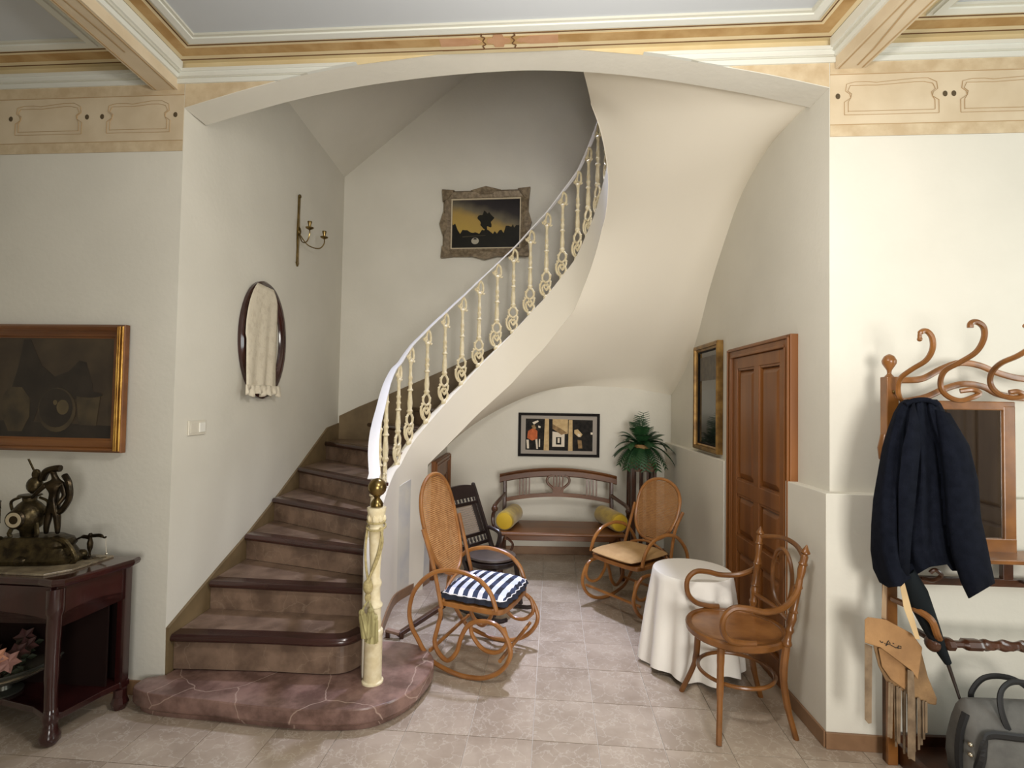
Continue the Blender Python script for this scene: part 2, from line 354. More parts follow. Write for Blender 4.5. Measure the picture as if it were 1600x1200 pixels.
cw = (uof(BEAMS[0][1]), uof(BEAMS[1][0]))
segs = [(-2.3, uof(BEAMS[0][0])), (cw[0], .72), (2.56, cw[1]), (uof(BEAMS[1][1]), 5.9)]
k = 3
for (u0, u1) in segs:
    tr = wall_strip(0, .010, 3.30, 3.325, u0, u1, M_corn, 'trim_%d' % k, 'structure'); k += 1
    wall_strip(0, .014, 3.325, 3.332, u0, u1, M_corn2, 'cornice_moulding', parent=tr)
    wall_strip(0, .020, 3.332, 3.356, u0, u1, M_corn, 'cornice_moulding', parent=tr)
    wall_strip(0, .026, 3.356, 3.374, u0, u1, M_corn, 'cornice_moulding', parent=tr)
    wall_strip(0, .002, 3.374, CZ, u0, u1, M_ceily, 'yellow_band', parent=tr)
# painted rings on the ceiling
def ring(x0, x1, d0, d1, z, m, name, parent, th=.0015):
    y0 = lambda X, d: wallY(X)-d
    xs = [x0+d0, x0+d1, x1-d1, x1-d0]
    b = B()
    b.prism([(xs[0], y0(xs[0], d0)), (xs[3], y0(xs[3], d0)), (xs[2], y0(xs[2], d1)), (xs[1], y0(xs[1], d1))], th, 'z', z-th)
    b.prism([(xs[0], -3), (xs[1], -3), (xs[1], y0(xs[1], d1)), (xs[0], y0(xs[0], d0))], th, 'z', z-th)
    b.prism([(xs[2], -3), (xs[3], -3), (xs[3], y0(xs[3], d0)), (xs[2], y0(xs[2], d1))], th, 'z', z-th)
    return obj(name, b, m, parent)
for (x0, x1) in ((BEAMS[0][1], BEAMS[1][0]), (BEAMS[1][1], 4.1), (-4.1, BEAMS[0][0])):
    ring(x0, x1, .001, .028, CZ, M_ceily, 'yellow_band', ceil)
    ring(x0, x1, .028, .034, CZ, M_cline, 'painted_line', ceil, .002)
    ring(x0, x1, .062, .12, CZ, M_cold, 'gold_band', ceil)
    ring(x0, x1, .138, .144, CZ, M_cline, 'painted_line', ceil, .002)
    ring(x0, x1, .165, .182, CZ, M_corn, 'ceiling_moulding', ceil, .012)
    ring(x0, x1, .182, .218, CZ, M_corn, 'ceiling_moulding', ceil, .022)
    ring(x0, x1, .218, .234, CZ, M_corn2, 'ceiling_moulding', ceil, .014)
    y = lambda X: wallY(X)-.234
    b = B(); b.prism([(x0+.234, -3), (x1-.234, -3), (x1-.234, y(x1-.234)), (x0+.234, y(x0+.234))], .003, 'z', CZ-.003); obj('ceiling_panel', b, M_ceilw, ceil)
# motif in the middle of the central border
def flatpoly(b, pts, z, th=.002):
    b.prism(pts, th, 'z', z-th)
um = 1.735
def cpt(u, d): p = A+DU*u-DN*d; return (p.x, p.y)
b = B()
for sgn in (-1, 1):
    pts = [cpt(um+sgn*a, d) for a, d in ((.085,.091),(.12,.066),(.115,.078),(.16,.0615),(.30,.0615),(.30,.1205),(.16,.1205),(.115,.104),(.12,.116))]
    flatpoly(b, pts, CZ-.0016, .0012)
pts = [cpt(um+a, d) for a, d in ((-.055,.074),(-.03,.07),(-.022,.045),(.022,.045),(.03,.07),(.055,.074),(.06,.091),(.055,.108),(.03,.112),(.022,.137),(-.022,.137),(-.03,.112),(-.055,.108),(-.06,.091))]
flatpoly(b, pts, CZ-.0018, .0016); obj('painted_motif', b, M_cros, ceil)
b = B()
for sgn in (-1, 1):
    P = [cpt(um+sgn*a, d) for a, d in ((.30,.031),(.11,.031),(.08,.034),(.085,.055),(.068,.068),(.08,.091),(.068,.114),(.085,.127),(.08,.142),(.11,.141),(.30,.141))]
    b.tube([(p.x, p.y, CZ-.002) for p in cr([(x, y_, 0) for x, y_ in P], 4)], .004, 5, flat=(.5, 1))
obj('painted_scroll', b, M_cline, ceil)
# friezes on the front wall
def frieze(u0, u1, k):
    tr = wall_strip(0, .0015, 2.928, 3.30, u0, u1, M_fres, 'trim_%d' % k, 'structure')
    wall_strip(0, .0022, 3.245, 3.30, u0, u1, M_fresd, 'painted_band', parent=tr)
    wall_strip(0, .0022, 2.928, 2.985, u0, u1, M_fresd, 'painted_band', parent=tr)
    wall_strip(0, .0028, 2.985, 2.989, u0, u1, M_fline, 'painted_line', parent=tr)
    wall_strip(0, .0028, 3.238, 3.242, u0, u1, M_fline, 'painted_line', parent=tr)
    return tr
def frieze_motif(tr, ua, ub, fl=1):
    b = B()
    for off in (0, .018):
        pts = [(ua+.05+off, 3.05-off*0), (ua+.05+off, 3.10), (ua+.08, 3.12), (ua+.075+off*.5, 3.14), (ua+.055+off*.6, 3.155), (ua+.06+off, 3.19-off*.4), (ua+.1+off, 3.20-off), (ua+.16, 3.20-off), (ua+.2, 3.195-off*.8),
               (ub-.16, 3.21-off), (ub-.1-off, 3.21-off), (ub-.06-off, 3.19-off*.4), (ub-.055-off*.6, 3.155), (ub-.075-off*.5, 3.14), (ub-.08, 3.12), (ub-.05-off, 3.10), (ub-.05-off, 3.035+off)]
        P = [fp(u, -.003, z) for u, z in pts] + [fp(ua+.05+off, -.003, 3.035+off)]
        b.tube(P, .0022, 4, closed=True, flat=(1, .5), up=DN)
    obj('painted_scroll', b, M_fline, tr)
    b = B()
    for u in (ua+.02, ub-.02): b.ball(fp(u, -.002, 3.13), .012, 1, .2, 1.2, 8)
    obj('painted_mark', b, M_fdot, tr)
tr = frieze(WU+.003, 5.9, 7); frieze_motif(tr, WU+.02, WU+.56); frieze_motif(tr, WU+.56, WU+1.15)
tr = frieze(-2.25, -.003, 8); frieze_motif(tr, -.5, -.03); frieze_motif(tr, -1.05, -.55)
# small frieze corners left and right above the arch
for k, (u0, u1, fn) in enumerate(((0, .72, 0), (2.56, WU, 1))):
    pts = [(a, c) for a, c in arcs if u0 <= a <= u1 and c < 3.30]
    if fn == 0: poly = [(0.002, 3.30)] + [(a, c+.004) for a, c in pts] + [(pts[-1][0]+.02, 3.30)]
    else: poly = [(pts[0][0]-.02, 3.30)] + [(a, c+.004) for a, c in pts] + [(WU-.002, 3.30)]
    b = B(); b.prism(poly, .0015, 'y', -.0015, FR); obj('trim_%d' % (9+k), b, M_fresd, kind='structure')
# dado on the right: protruding lower wall
def dadoX(Y): return 1.499+.0375*(Y-2.503)
def wallX(Y): return 1.55+.0444*(Y-2.57)
DZ = 1.182
b = B()
b.prism([(1.499, 2.503), (dadoX(2.905), 2.905), (wallX(2.905)+.02, 2.905), (1.60, 2.74), (4.1, 2.40), (4.1, 2.28)], DZ, 'z', 0)
obj('trim_11', b, M_wall, kind='structure', bevel=.004)
b = B(); b.prism([(dadoX(3.83), 3.83), (dadoX(5.52), 5.52), (1.72, 5.52), (wallX(3.83)+.03, 3.83)], DZ, 'z', 0); obj('trim_12', b, M_wall, kind='structure', bevel=.004)
# baseboards
def baseb(name, pts, h=.075, t=.012):
    b = B()
    for (p, q) in zip(pts, pts[1:]):
        b.obox((p[0], p[1], h/2), (q[0], q[1], h/2), t, h)
    return obj(name, b, M_base, kind='structure', bevel=.002)
baseb('baseboard_right', [(dadoX(2.905)-.006, 2.905), (1.493, 2.503)]); baseb('baseboard_front', [(1.493, 2.497), (4.1, 2.274)])
baseb('baseboard_back', [(-.64, 5.514), (1.62, 5.514)], .08); baseb('baseboard_left', [(-4.1, 3.005), (-1.86, 2.826)])
baseb('baseboard_alcove', [(dadoX(3.83)-.006, 3.83), (dadoX(5.5)-.006, 5.5)])
# doors
def orient_door(o, p0, p1, z=0):
    d = Vector(p1)-Vector(p0); o.location = (p0[0], p0[1], z); o.rotation_euler = (0, 0, math.atan2(d.y, d.x))
d1 = panel_door('door_1', .935, 1.99, M_door, M_door, panels=[(.14, .60), (.70, .98), (1.08, 1.84)])
orient_door(d1, (wallX(3.80)-.012, 3.80), (wallX(2.86)-.012, 2.86))

# ------------------------------------------------------------------ staircase
PLAN = cr([(-.70,2.84),(-.765,3.05),(-.82,3.35),(-.86,3.65),(-.885,3.95),(-.88,4.15),(-.81,4.33),(-.71,4.46),(-.59,4.6),(-.46,4.72),(-.32,4.8),(-.17,4.85),(-.03,4.88),(.12,4.87),(.265,4.83),(.40,4.77),(.52,4.69),(.61,4.58),(.68,4.44),(.725,4.27),(.725,4.10),(.70,3.93),(.65,3.77),(.58,3.62),(.5,3.5)], 8)
# arc-length parameter
LEN = [0]
for p, q in zip(PLAN, PLAN[1:]): LEN.append(LEN[-1]+(q-p).length)
LT = LEN[-1]
def plan(s):
    s = max(0, min(LT, s))
    for i in range(len(LEN)-1):
        if LEN[i+1] >= s:
            t = (s-LEN[i])/max(1e-9, LEN[i+1]-LEN[i]); return PLAN[i].lerp(PLAN[i+1], t)
    return PLAN[-1]
def ptan(s): return (plan(s+.01)-plan(s-.01)).normalized()
def s_at_px(px, lo=.0):                                  # where a measured bearing crosses the stair line
    best = None
    k = (px-800)/FPX
    for i in range(int(lo*200), int(LT*200)):
        s = i/200; p = plan(s); q = p.x/p.y-k*math.cos(PITCH)
        if best is not None and best*q <= 0: return s
        best = q
    return LT
tops = [(594,677),(601,640),(611,600),(625,568),(645,540),(670,513),(697,487),(723,462),(748,436),(775,410),(799,386),(824,357),(849,330),(873,297),(895,265),(911,228),(925,190),(938,135)]
S0 = [.33, .66, .98, 1.36]                               # the four nearest stand almost in line
bal = []
for i, (x, y) in enumerate(tops):
    s = S0[i] if i < 4 else s_at_px(x, 1.3)
    p = plan(s); bal.append([s, atY(x, y, p.y).z])
for i in range(len(bal)): print('bal', i+1, round(bal[i][0], 3), round(bal[i][1], 3), tuple(round(c, 2) for c in plan(bal[i][0])[:2]))
railtab = [(-.04, 1.16)] + [tuple(q) for q in bal] + [(LT, bal[-1][1]+.5)]
def railz(s): return interp(railtab, s)
BL = .80
eb = [(.0, .42), (.05, .60), (.12, .68), (.33, .80), (.66, .89), (.98, .97), (1.36, 1.075)] + [(q[0], q[1]-BL) for q in bal[4:]] + [(LT, bal[-1][1]+.5-BL)]
def strz(s): return interp(eb, s)
sb = lambda k: bal[k-1][0]
tt = [(sb(5), .33), (sb(7), .40), (sb(9), .44), (sb(11), .48), (sb(15), .47), (sb(17), .40), (LT, .3)]
def strb(s): return strz(s)-interp(tt, s)
# string wall: solid down to the floor on the first flight, a free band after
SW = sb(6)
N = 150; outer = []; inner = []
def off(s, d): t = ptan(s); n = Vector((-t.y, t.x, 0)); return plan(s)+n*d    # +d = towards the wall side (left of travel)
rs = []
for i in range(N+1):
    s = LT*i/N; zt = strz(s); zb = 0 if s < SW else strb(s)
    if s >= SW: zb = strb(s)
    a = off(s, 0); c = off(s, .07)
    rs.append([Vector((a.x, a.y, zb)), Vector((a.x, a.y, zt-.012)), Vector(((a*.8+c*.2).x, (a*.8+c*.2).y, zt)), Vector(((a*.2+c*.8).x, (a*.2+c*.8).y, zt)), Vector((c.x, c.y, zt-.012)), Vector((c.x, c.y, zb))])
stair = thing('staircase', 'curved plaster staircase with dark wood nosings rising from a red marble step', 'staircase', (0, 0, 0))
b = B(); b.rings(rs); obj('string_wall', b, M_soff, stair, smooth=True)
# under-stair wall from the string back to the rear wall, with closet door
WI = [off(SW-.35, .0), Vector((-.735, 4.52, 0)), Vector((-.70, 4.62, 0)), Vector((-.665, 5.54, 0))]
b = B()
tops_ = [.90, .98, 1.02, 1.21]
rs = [[Vector((p.x, p.y, 0)), Vector((p.x, p.y, h)), Vector((p.x-.06, p.y, h)), Vector((p.x-.06, p.y, 0))] for p, h in zip(WI, tops_)]
b.rings(rs); obj('wall_understair', b, M_blue, kind='structure')
d2 = panel_door('door_2', .80, 1.04, M_ddoor, M_ddoor, panels=[(.1, .86)], fw=.06)
orient_door(d2, (-.655, 5.44), (-.688, 4.66)); 
d2.rotation_euler = (0, 0, math.atan2(5.44-4.66, -.655+.688)); d2.location = (-.690, 4.66, 0)
b = B(); P = [plan(LT*i/N) for i in range(4, N) if LT*i/N < SW-.3] + [Vector(WI[1])+Vector((0,0,0)), Vector(WI[2])]
rs = [[Vector((p.x+.001, p.y, 0)), Vector((p.x+.013, p.y-.003, 0)), Vector((p.x+.013, p.y-.003, .075)), Vector((p.x+.001, p.y, .075))] for p in P]
b.rings(rs); obj('baseboard_stair', b, M_base, kind='structure')
# treads
OUT = [None, (-1.80,2.86), (-1.80,3.21), (-1.80,3.63), (-1.80,4.04), (-1.80,4.5), (-1.80,5.13), (-1.48,5.52), (-1.03,5.52), (-.70,5.52), (-.40,5.52), (-.1,5.52), (.2,5.52), (.5,5.52), (.84,5.52), (1.22,5.52), (1.67,5.3), (1.66,4.85), (1.65,4.45), (1.63,4.08), (1.61,3.72), (1.59,3.35), (1.57,3.0)]
def s_of_Y(Y):
    for i in range(int(1.5*200)):
        if plan(i/200).y >= Y: return i/200
    return 1.5
INS = [None, 0, s_of_Y(3.13), s_of_Y(3.31), s_of_Y(3.47), s_of_Y(3.74), s_of_Y(4.0)]
INS += [1.45, 1.66, sb(6)+.09, sb(7)+.10]
s = INS[-1]; 
while len(INS) < 23: s += .153; INS.append(s)
RZ = .17; Z0 = .14
for k in range(6, 23):
    s_ = INS[k-1]
    while s_ < LT-.01 and strz(s_) < Z0+RZ*k+(.035 if k > 6 else -.02): s_ += .004
    INS[k] = max(s_, INS[k-1]+.02)
print('INS', [round(q, 2) for q in INS if q is not None])
CORN = [((-1.80,5.13), (-1.80,5.52)), ]
for k in range(1, 22):
    z = Z0+RZ*k
    ip = off(min(INS[k], LT), .035); iq = off(min(INS[k+1], LT), .035)
    o0 = Vector((*OUT[k], 0)); o1 = Vector((*OUT[k+1], 0))
    ex = (o1-o0).normalized()*.03
    if k == 1:
        front = cr([(-1.80,2.875,0),(-1.3,2.865,0),(-.98,2.845,0),(-.86,2.87,0),(-.80,2.96,0)], 5)
        poly = [(p.x, p.y) for p in front] + [(iq.x, iq.y), (OUT[2][0], OUT[2][1]+.03)]
    else:
        poly = [(o0.x, o0.y), (ip.x, ip.y), (iq.x, iq.y)]
        if k == 6: poly += [(-1.5, 5.55), (-1.80, 5.55)]
        elif k == 15: poly += [(1.66, 5.3), (1.67, 5.52)]
        else:
            poly += [(o1.x, o1.y)]
    b = B(); b.prism(poly, RZ-.002 if k > 1 else RZ+.02, 'z', z-RZ-.0 if k > 1 else z-RZ-.02) if k < 14 else b.prism(poly, .05, 'z', z-.05)
    if k > 1 and INS[k] > LT-.02: continue
    st = obj('step', b, M_riser, stair)
    # nosing: dark rounded board on the front edge
    if k == 1: line = [Vector((p.x, p.y, 0)) for p in front]
    else:
        if INS[k] > LT-.02: continue
        line = [o0+Vector((.012 if k < 7 else 0, 0, 0)), ip+(o0-ip).normalized()*(.035 if k > 5 else .0)]
    ctr = (iq+o1+Vector(o0)+ip)/4
    b = B(); rr = []
    for i, p in enumerate(line):
        t = (line[min(i+1, len(line)-1)]-line[max(i-1, 0)]).normalized(); n = Vector((t.y, -t.x, 0))
        if n.dot(ctr-p) > 0 : n = -n
        if k == 1 and i > 2:
            n = Vector((t.y, -t.x, 0))
        prof = [(-.05, .003), (.022, .003), (.032, -.006), (.036, -.018), (.032, -.030), (.022, -.038), (-.0, -.038), (-.0, -.02), (-.05, -.02)]
        rr.append([p+n*a+Vector((0, 0, z+c)) for a, c in prof])
    b.rings(rr); obj('nosing', b, M_nose, st, smooth=True)
# marble landing step on the floor
edge = cr([(-1.895,2.79,0),(-1.90,2.72,0),(-1.86,2.68,0),(-1.74,2.64,0),(-1.45,2.60,0),(-1.08,2.545,0),(-.78,2.54,0),(-.60,2.59,0),(-.47,2.74,0),(-.415,2.93,0),(-.43,3.08,0),(-.52,3.20,0),(-.66,3.25,0),(-.78,3.25,0)], 5)
edge += [Vector((-1.75, 3.1, 0)), Vector((-1.81, 2.82, 0))]
c0 = Vector((-1.1, 2.9, 0)); rr = []
for d, z in ((.035, 0), (.033, .02), (.006, .035), (0, .045), (0, .105), (.004, .112), (.010, .114)):
    rr.append([p+(c0-p).normalized()*d+Vector((0,0,z)) for p in edge])
b = B(); b.rings(rr); obj('marble_step', b, M_step, stair, smooth=True, smax=24)
# skirting on the walls beside the stairs
b = B(); x = XLB+.001
def onL(px, py):
    d = ray(px, py); p = CP + d*((XLB-CP.x)/d.x); return (p.y, p.z)
sk = [(2.84, .02)] + [onL(*q) for q in ((259, 981), (300, 932), (345, 879), (390, 827), (435, 770), (470, 723), (510, 668), (530, 660))]
lowp = [(sk[-1][0], .9), (4.4, .6), (3.5, .3), (3.0, .02)]
b.prism([(y, z) for y, z in sk] + lowp, .016, 'x', x); obj('skirting_board', b, M_skirt, stair)
b = B(); b.prism([(-1.803, 1.40), (-1.6, 1.50), (-1.3, 1.63), (-.67, 1.92), (-.2, 2.14), (.5, 2.5), (1.2, 2.9), (1.66, 3.15), (1.66, 2.4), (.5, 1.95), (-.2, 1.6), (-.6, 1.5), (-1.4, 1.1), (-1.803, .9)], .016, 'y', 5.503); obj('skirting_board', b, M_skirt, stair)
b = B(); b.prism([(5.5, 3.1), (4.5, 3.6), (3.4, 4.1), (3.0, 4.1), (3.0, 3.4), (4.4, 3.0), (5.5, 2.6)], .014, 'x', 1.60); 
# vaulted soffit
outp = [(sb(6)-.05,(-.69,4.75,1.06)),(sb(6)+.05,(-.665,5.53,1.13)),(sb(7)-.05,(-.62,5.53,1.19)),(sb(8),(-.36,5.53,1.437)),(sb(9)+.02,(0,5.53,1.618)),(sb(10)+.05,(.34,5.53,1.704)),(sb(11)+.1,(.67,5.53,1.75)),(sb(12)+.1,(1.0,5.53,1.742)),(sb(13)+.07,(1.34,5.53,1.715)),(sb(14)+.02,(1.69,5.53,1.66)),(sb(14)+.13,(1.672,5.04,1.873)),(sb(15)+.1,(1.653,4.65,2.167)),(sb(16)+.08,(1.64,4.316,2.553)),(sb(17)+.05,(1.623,3.957,2.868)),(sb(18)-.05,(1.61,3.65,3.09)),(sb(18)+.10,(1.592,3.246,3.212)),(sb(18)+.2,(1.58,2.92,3.217)),(sb(18)+.26,(1.575,2.73,3.20)),(LT-.14,(1.25,2.80,3.30)),(LT-.07,(.85,2.84,3.40)),(LT,(.35,2.90,3.50))]
print('LT', LT, 's18', sb(18))
Q = []
for grp in (outp[:3], outp[2:10], outp[9:18], outp[17:]):
    C3 = cr([a for s_, a in grp], 5); C1 = cr([(s_, 0, 0) for s_, a in grp], 5)
    Q += [(q.x, p) for q, p in zip(C1, C3)]
Q.sort(key=lambda q: q[0])
rows = []
for s, o_ in Q:
    ip = off(s, .003); ip.z = strb(s)+.002; row = []
    for i in range(15):
        v = i/14; g = .45*v+.55*(1-math.sqrt(max(0, 1-v*v)))
        p = ip.lerp(o_, v); p.z = ip.z+(o_.z-ip.z)*g; row.append(p)
    rows.append(row)
for it in range(60):
    new = [list(r_) for r_ in rows]
    for a in range(1, len(rows)-1):
        for c in range(1, 14):
            v = c/14; wgt = .5*min(1, 5*(1-v))*min(1, 3*v)
            new[a][c] = rows[a][c].lerp((rows[a-1][c]+rows[a+1][c])*.5, wgt)
    rows = new
b = B(); b.grid(rows); sf = obj('soffit', b, M_soff, stair, smooth=True, smax=89)
# wall above the arch inside the stairwell and sloped ceiling of the well
b = B(); b.box((-.2, 0, 3.9), (WU+.3, TH, 6.2), FR); obj('wall_stairwell', b, M_wall, kind='structure')
b = B(); b.prism([(-1.83, 3.93), (.55, 6.0), (.55, 6.2), (-1.83, 4.13)], 2.9, 'y', 2.85); b.box((.5, 2.8, 6.0), (1.7, 5.6, 6.2)); obj('ceiling_stairwell', b, M_wall, kind='structure')

# ------------------------------------------------------------------ stair railing
rail = thing('stair_railing', 'ornate cream cast-iron railing with a flat white handrail curving up the stairs', 'railing', (0, 0, 0))
HR = .022
b = B(); rr = []
for i in range(121):
    s = -.03+(LT+.03)*i/120; p = off(max(s, 0), .03); p.z = railz(s)
    if s < 0: p.y += s
    q = off(max(s+.01, .01), .03); q.z = railz(s+.01); t = (q-off(max(s,0.0), .03)-Vector((0,0,railz(s)))).normalized() if s > 0 else Vector((0,.5,.8)).normalized()
    sd = Vector((t.y, -t.x, 0)).normalized(); up = sd.cross(t).normalized()
    if up.z < 0: up = -up
    hw = interp([(0, .03), (.9, .028), (1.5, .017), (2.2, .015)], s); hh = .006
    rr.append([p+sd*hw+up*-hh, p+sd*hw+up*hh*.6, p+sd*hw*.6+up*hh, p-sd*hw*.6+up*hh, p-sd*hw+up*hh*.6, p-sd*hw-up*hh])
b.rings(rr); obj('handrail', b, M_white, rail, smooth=True)
# newel
nx, ny = -.703, 2.792
b = B(); b.lathe([(.056,.112),(.056,.122),(.047,.128),(.046,.36),(.05,.37),(.046,.385),(.036,.39),(.04,.42),(.034,.45),(.036,.5),(.043,.505),(.043,.515),(.031,.53),(.028,.60),(.036,.62),(.036,.63),(.026,.65),(.028,.72),(.033,.80),(.036,.90),(.040,.905),(.040,.915),(.036,.92),(.04,.96),(.048,1.0),(.05,1.01),(.05,1.02),(.02,1.022)], 20, (nx, ny, 0)); 
for k in range(8):
    a = k*PI/4; b.ball((nx+.04*math.cos(a), ny+.04*math.sin(a), .965), .011, 1, 1, 1.8, 6)
nw = obj('newel_post', b, M_cream, rail, smooth=True)
b = B(); b.lathe([(.02,1.02),(.032,1.025),(.034,1.04),(.022,1.06),(.014,1.07),(.02,1.08)], 16, (nx, ny, 0)); b.ball((nx, ny, 1.125), .049, seg=22); obj('finial_ball', b, M_brass, nw, smooth=True)
# baluster
def curl(b, pts, r, n=4): b.tube([(p.x, 0, p.y) for p in cr([(x, z, 0) for x, z in pts], n)], r*1.22, 6)
b = B(); H_ = BL
b.lathe([(.002,-.03),(.02,-.02),(.026,0),(.022,.018),(.01,.03)], 8)
curl(b, [(.0,.02),(-.035,.035),(-.057,.075),(-.058,.12),(-.04,.155),(-.022,.16)], .0085)
curl(b, [(-.012,.035),(-.03,.06),(-.036,.10),(-.02,.125)], .007)
curl(b, [(.005,.02),(.03,.04),(.04,.075),(.025,.10),(.01,.085)], .0085)
curl(b, [(.0,.07),(.03,.10),(.042,.135),(.034,.165),(.02,.155)], .008)
curl(b, [(0,.075),(-.018,.105),(-.012,.13),(0,.115),(.012,.13),(.02,.108),(.0,.075)], .0065)
curl(b, [(0,.145),(-.03,.165),(-.038,.20),(-.02,.235),(0,.245),(.022,.235),(.038,.20),(.03,.165),(0,.145)], .009)
for x, z in ((-.062,.10),(-.05,.16),(.046,.15),(.044,.06),(-.052,.055),(.044,.21),(-.044,.215),(-.063,.13)): b.ball((x, 0, z), .0085, seg=6)
b.lathe([(.012,.235),(.022,.25),(.026,.265),(.018,.28),(.021,.31),(.022,.33),(.019,.36),(.016,.40),(.015,.425),(.024,.432),(.024,.44),(.015,.45),(.015,.475),(.021,.49),(.015,.505),(.015,.525),(.020,.54),(.014,.555),(.013,.60),(.013,.64),(.016,.66),(.022,.672),(.018,.68),(.01,.69)], 8)
curl(b, [(0,.675),(.03,.69),(.034,.73),(.028,.765),(.008,.79),(-.008,.785)], .0085)
curl(b, [(0,.675),(-.022,.69),(-.03,.715),(-.018,.735)], .008); curl(b, [(-.006,.70),(-.012,.735),(-.005,.77),(.004,.79)], .007); curl(b, [(.01,.70),(.036,.672),(.05,.682)], .006); curl(b, [(-.01,.70),(-.04,.70),(-.046,.72)], .006)
b.lathe([(.008,.785),(.012,.792),(.008,.80)], 6)
b0 = obj('baluster', b, M_cream, rail, smooth=True)
for i, (s, z) in enumerate(bal + [[sb(18)+.16, None], [sb(18)+.32, None]]):
    if s > LT-.02: continue
    if z is None: z = railz(s)
    o = b0 if i == 0 else b0.copy()
    if i: COL.objects.link(o)
    p = off(s, .03); t = ptan(s); o.location = (p.x, p.y, z-BL-.004); o.rotation_euler = (0, 0, math.atan2(t.y, t.x))
# tassel cord on the newel
ts = thing('tassel_cord', 'gold cord with tassels tied round the cream newel post', 'tassel', (nx, ny, .97))
b = B()
b.tube([(.045*math.cos(a), .045*math.sin(a), -.02+.008*math.sin(a)) for a in [2*PI*i/20 for i in range(20)]], .006, 6, closed=True)
b.tube([(.048*math.cos(a), .048*math.sin(a), -.05+.014*math.sin(a)) for a in [2*PI*i/20 for i in range(20)]], .006, 6, closed=True)
for pts in ([(-.04,-.025,-.05),(-.045,-.035,-.16),(-.035,-.05,-.25),(-.02,-.055,-.33),(-.022,-.058,-.40)], [(.04,-.025,-.05),(.03,-.05,-.16),(.0,-.055,-.26),(-.02,-.06,-.33),(-.01,-.06,-.42)], [(.03,-.03,-.05),(.045,-.045,-.12),(.02,-.05,-.22),(-.028,-.05,-.32)]):
    b.tube(cr(pts, 6), .0065, 6)
obj('cord', b, M_cord, ts, smooth=True)
b = B(); b.ball((-.02, -.058, -.345), .026, 1, .8, 1.5, 10); b.ball((-.02, -.058, -.40), .017, 1, .8, 1.4, 8); obj('knot', b, M_cord, ts, smooth=True)
for k, (tx, ty, tz, lx) in enumerate(((-.045,-.075,-.47,-.05), (.0,-.072,-.46,.01), (.02,-.06,-.50,.02))):
    b = B(); b.tube([(-.015,-.06,-.41), (tx*.6-.004, ty, tz+.035), (tx, ty, tz)], .005, 5); b.ball((tx, ty, tz), .016, seg=8)
    Mt = Matrix.Translation((tx, ty, tz)) @ Matrix.Rotation(-lx*6, 4, 'Y').inverted()
    rs = []
    for r, z in ((.010, 0), (.017, -.02), (.022, -.06), (.030, -.125)):
        rs.append([Mt @ Vector((r*(1+.18*(k2 % 2))*math.cos(2*PI*k2/20), r*.8*(1+.18*(k2 % 2))*math.sin(2*PI*k2/20), z)) for k2 in range(20)])
    b.rings(rs); obj('tassel', b, M_cord2, ts)
#PART2
# ------------------------------------------------------------------ pictures and wall things
def frame_mesh(b, W, Hh, prof, M=None):
    """mitred frame; prof = [(inset from outer edge, height off the wall)], local x across, z up, -y towards viewer, centred"""
    rs = []
    for ins, h in prof:
        rs.append([(-W/2+ins, -h, -Hh/2+ins), (W/2-ins, -h, -Hh/2+ins), (W/2-ins, -h, Hh/2-ins), (-W/2+ins, -h, Hh/2-ins)])
    vs = [Vector(p) for r in rs for p in r]; n = len(rs); fs = []
    for i in range(n):
        j = (i+1) % n
        for k in range(4): fs.append((i*4+k, i*4+(k+1) % 4, j*4+(k+1) % 4, j*4+k))
    if M: vs = [M @ v for v in vs]
    b.add(vs, fs)
def flat(name, pts, m, parent, y, th=.001):
    b = B(); b.prism(pts, th, 'y', y-th); return obj(name, b, m, parent)
def pic(name, label, cat, p0, p1, z0, z1, lean=0):
    """picture hung on the line p0->p1 (left to right as seen), between heights"""
    p0 = Vector((*p0, 0)); p1 = Vector((*p1, 0)); d = p1-p0
    t = thing(name, label, cat, ((p0+p1)/2).to_tuple()[:2]+((z0+z1)/2,), math.atan2(d.y, d.x)); return t, d.length, z1-z0
# still life on the left front wall
t, W, Hh = pic('still_life_painting', 'dark still-life painting of a jug and bowls in a gilt and walnut frame', 'painting', (-2.93, 2.899), (-2.07, 2.831), 1.28, 1.965)
W_, H_ = W, Hh
b = B(); frame_mesh(b, W, Hh, [(0,.002),(0,.03),(.012,.042),(.022,.036),(.03,.042),(.038,.034),(.05,.026),(.062,.024),(.068,.018),(.074,.018),(.074,.002)]); obj('frame', b, M_wgold, t)
b = B()
for sx in (-1, 1):
    b = B()
    for a in (.007, .024, .034): b.tube([(sx*(W/2-a), -.041, -Hh/2+.01), (sx*(W/2-a), -.041, Hh/2-.01)], .005, 6)
    b.box((sx*(W/2-.02)-.016, -.039, -Hh/2+.01), (sx*(W/2-.02)+.016, -.032, Hh/2-.01)); obj('gilt_fillet', b, M_gold, t, smooth=True)
M_sl1 = mat('still_life_ground', (74,62,46), .5, var=(56,46,36), scale=6); M_sl2 = mat('still_life_dark', (38,32,26), .5, var=(50,42,34), scale=8)
M_sl3 = mat('still_life_jug', (80,68,48), .5, var=(54,46,36), scale=9); M_sl4 = mat('still_life_highlight', (100,86,58), .5, var=(76,66,48), scale=9)
flat('canvas', [(-W/2+.07,-Hh/2+.07),(W/2-.07,-Hh/2+.07),(W/2-.07,Hh/2-.07),(-W/2+.07,Hh/2-.07)], M_sl1, t, -.014)
def el(cx, cz, rx, rz, n=24, a0=0, a1=2*PI): return [(cx+rx*math.cos(a0+(a1-a0)*i/n), cz+rz*math.sin(a0+(a1-a0)*i/n)) for i in range(n)]
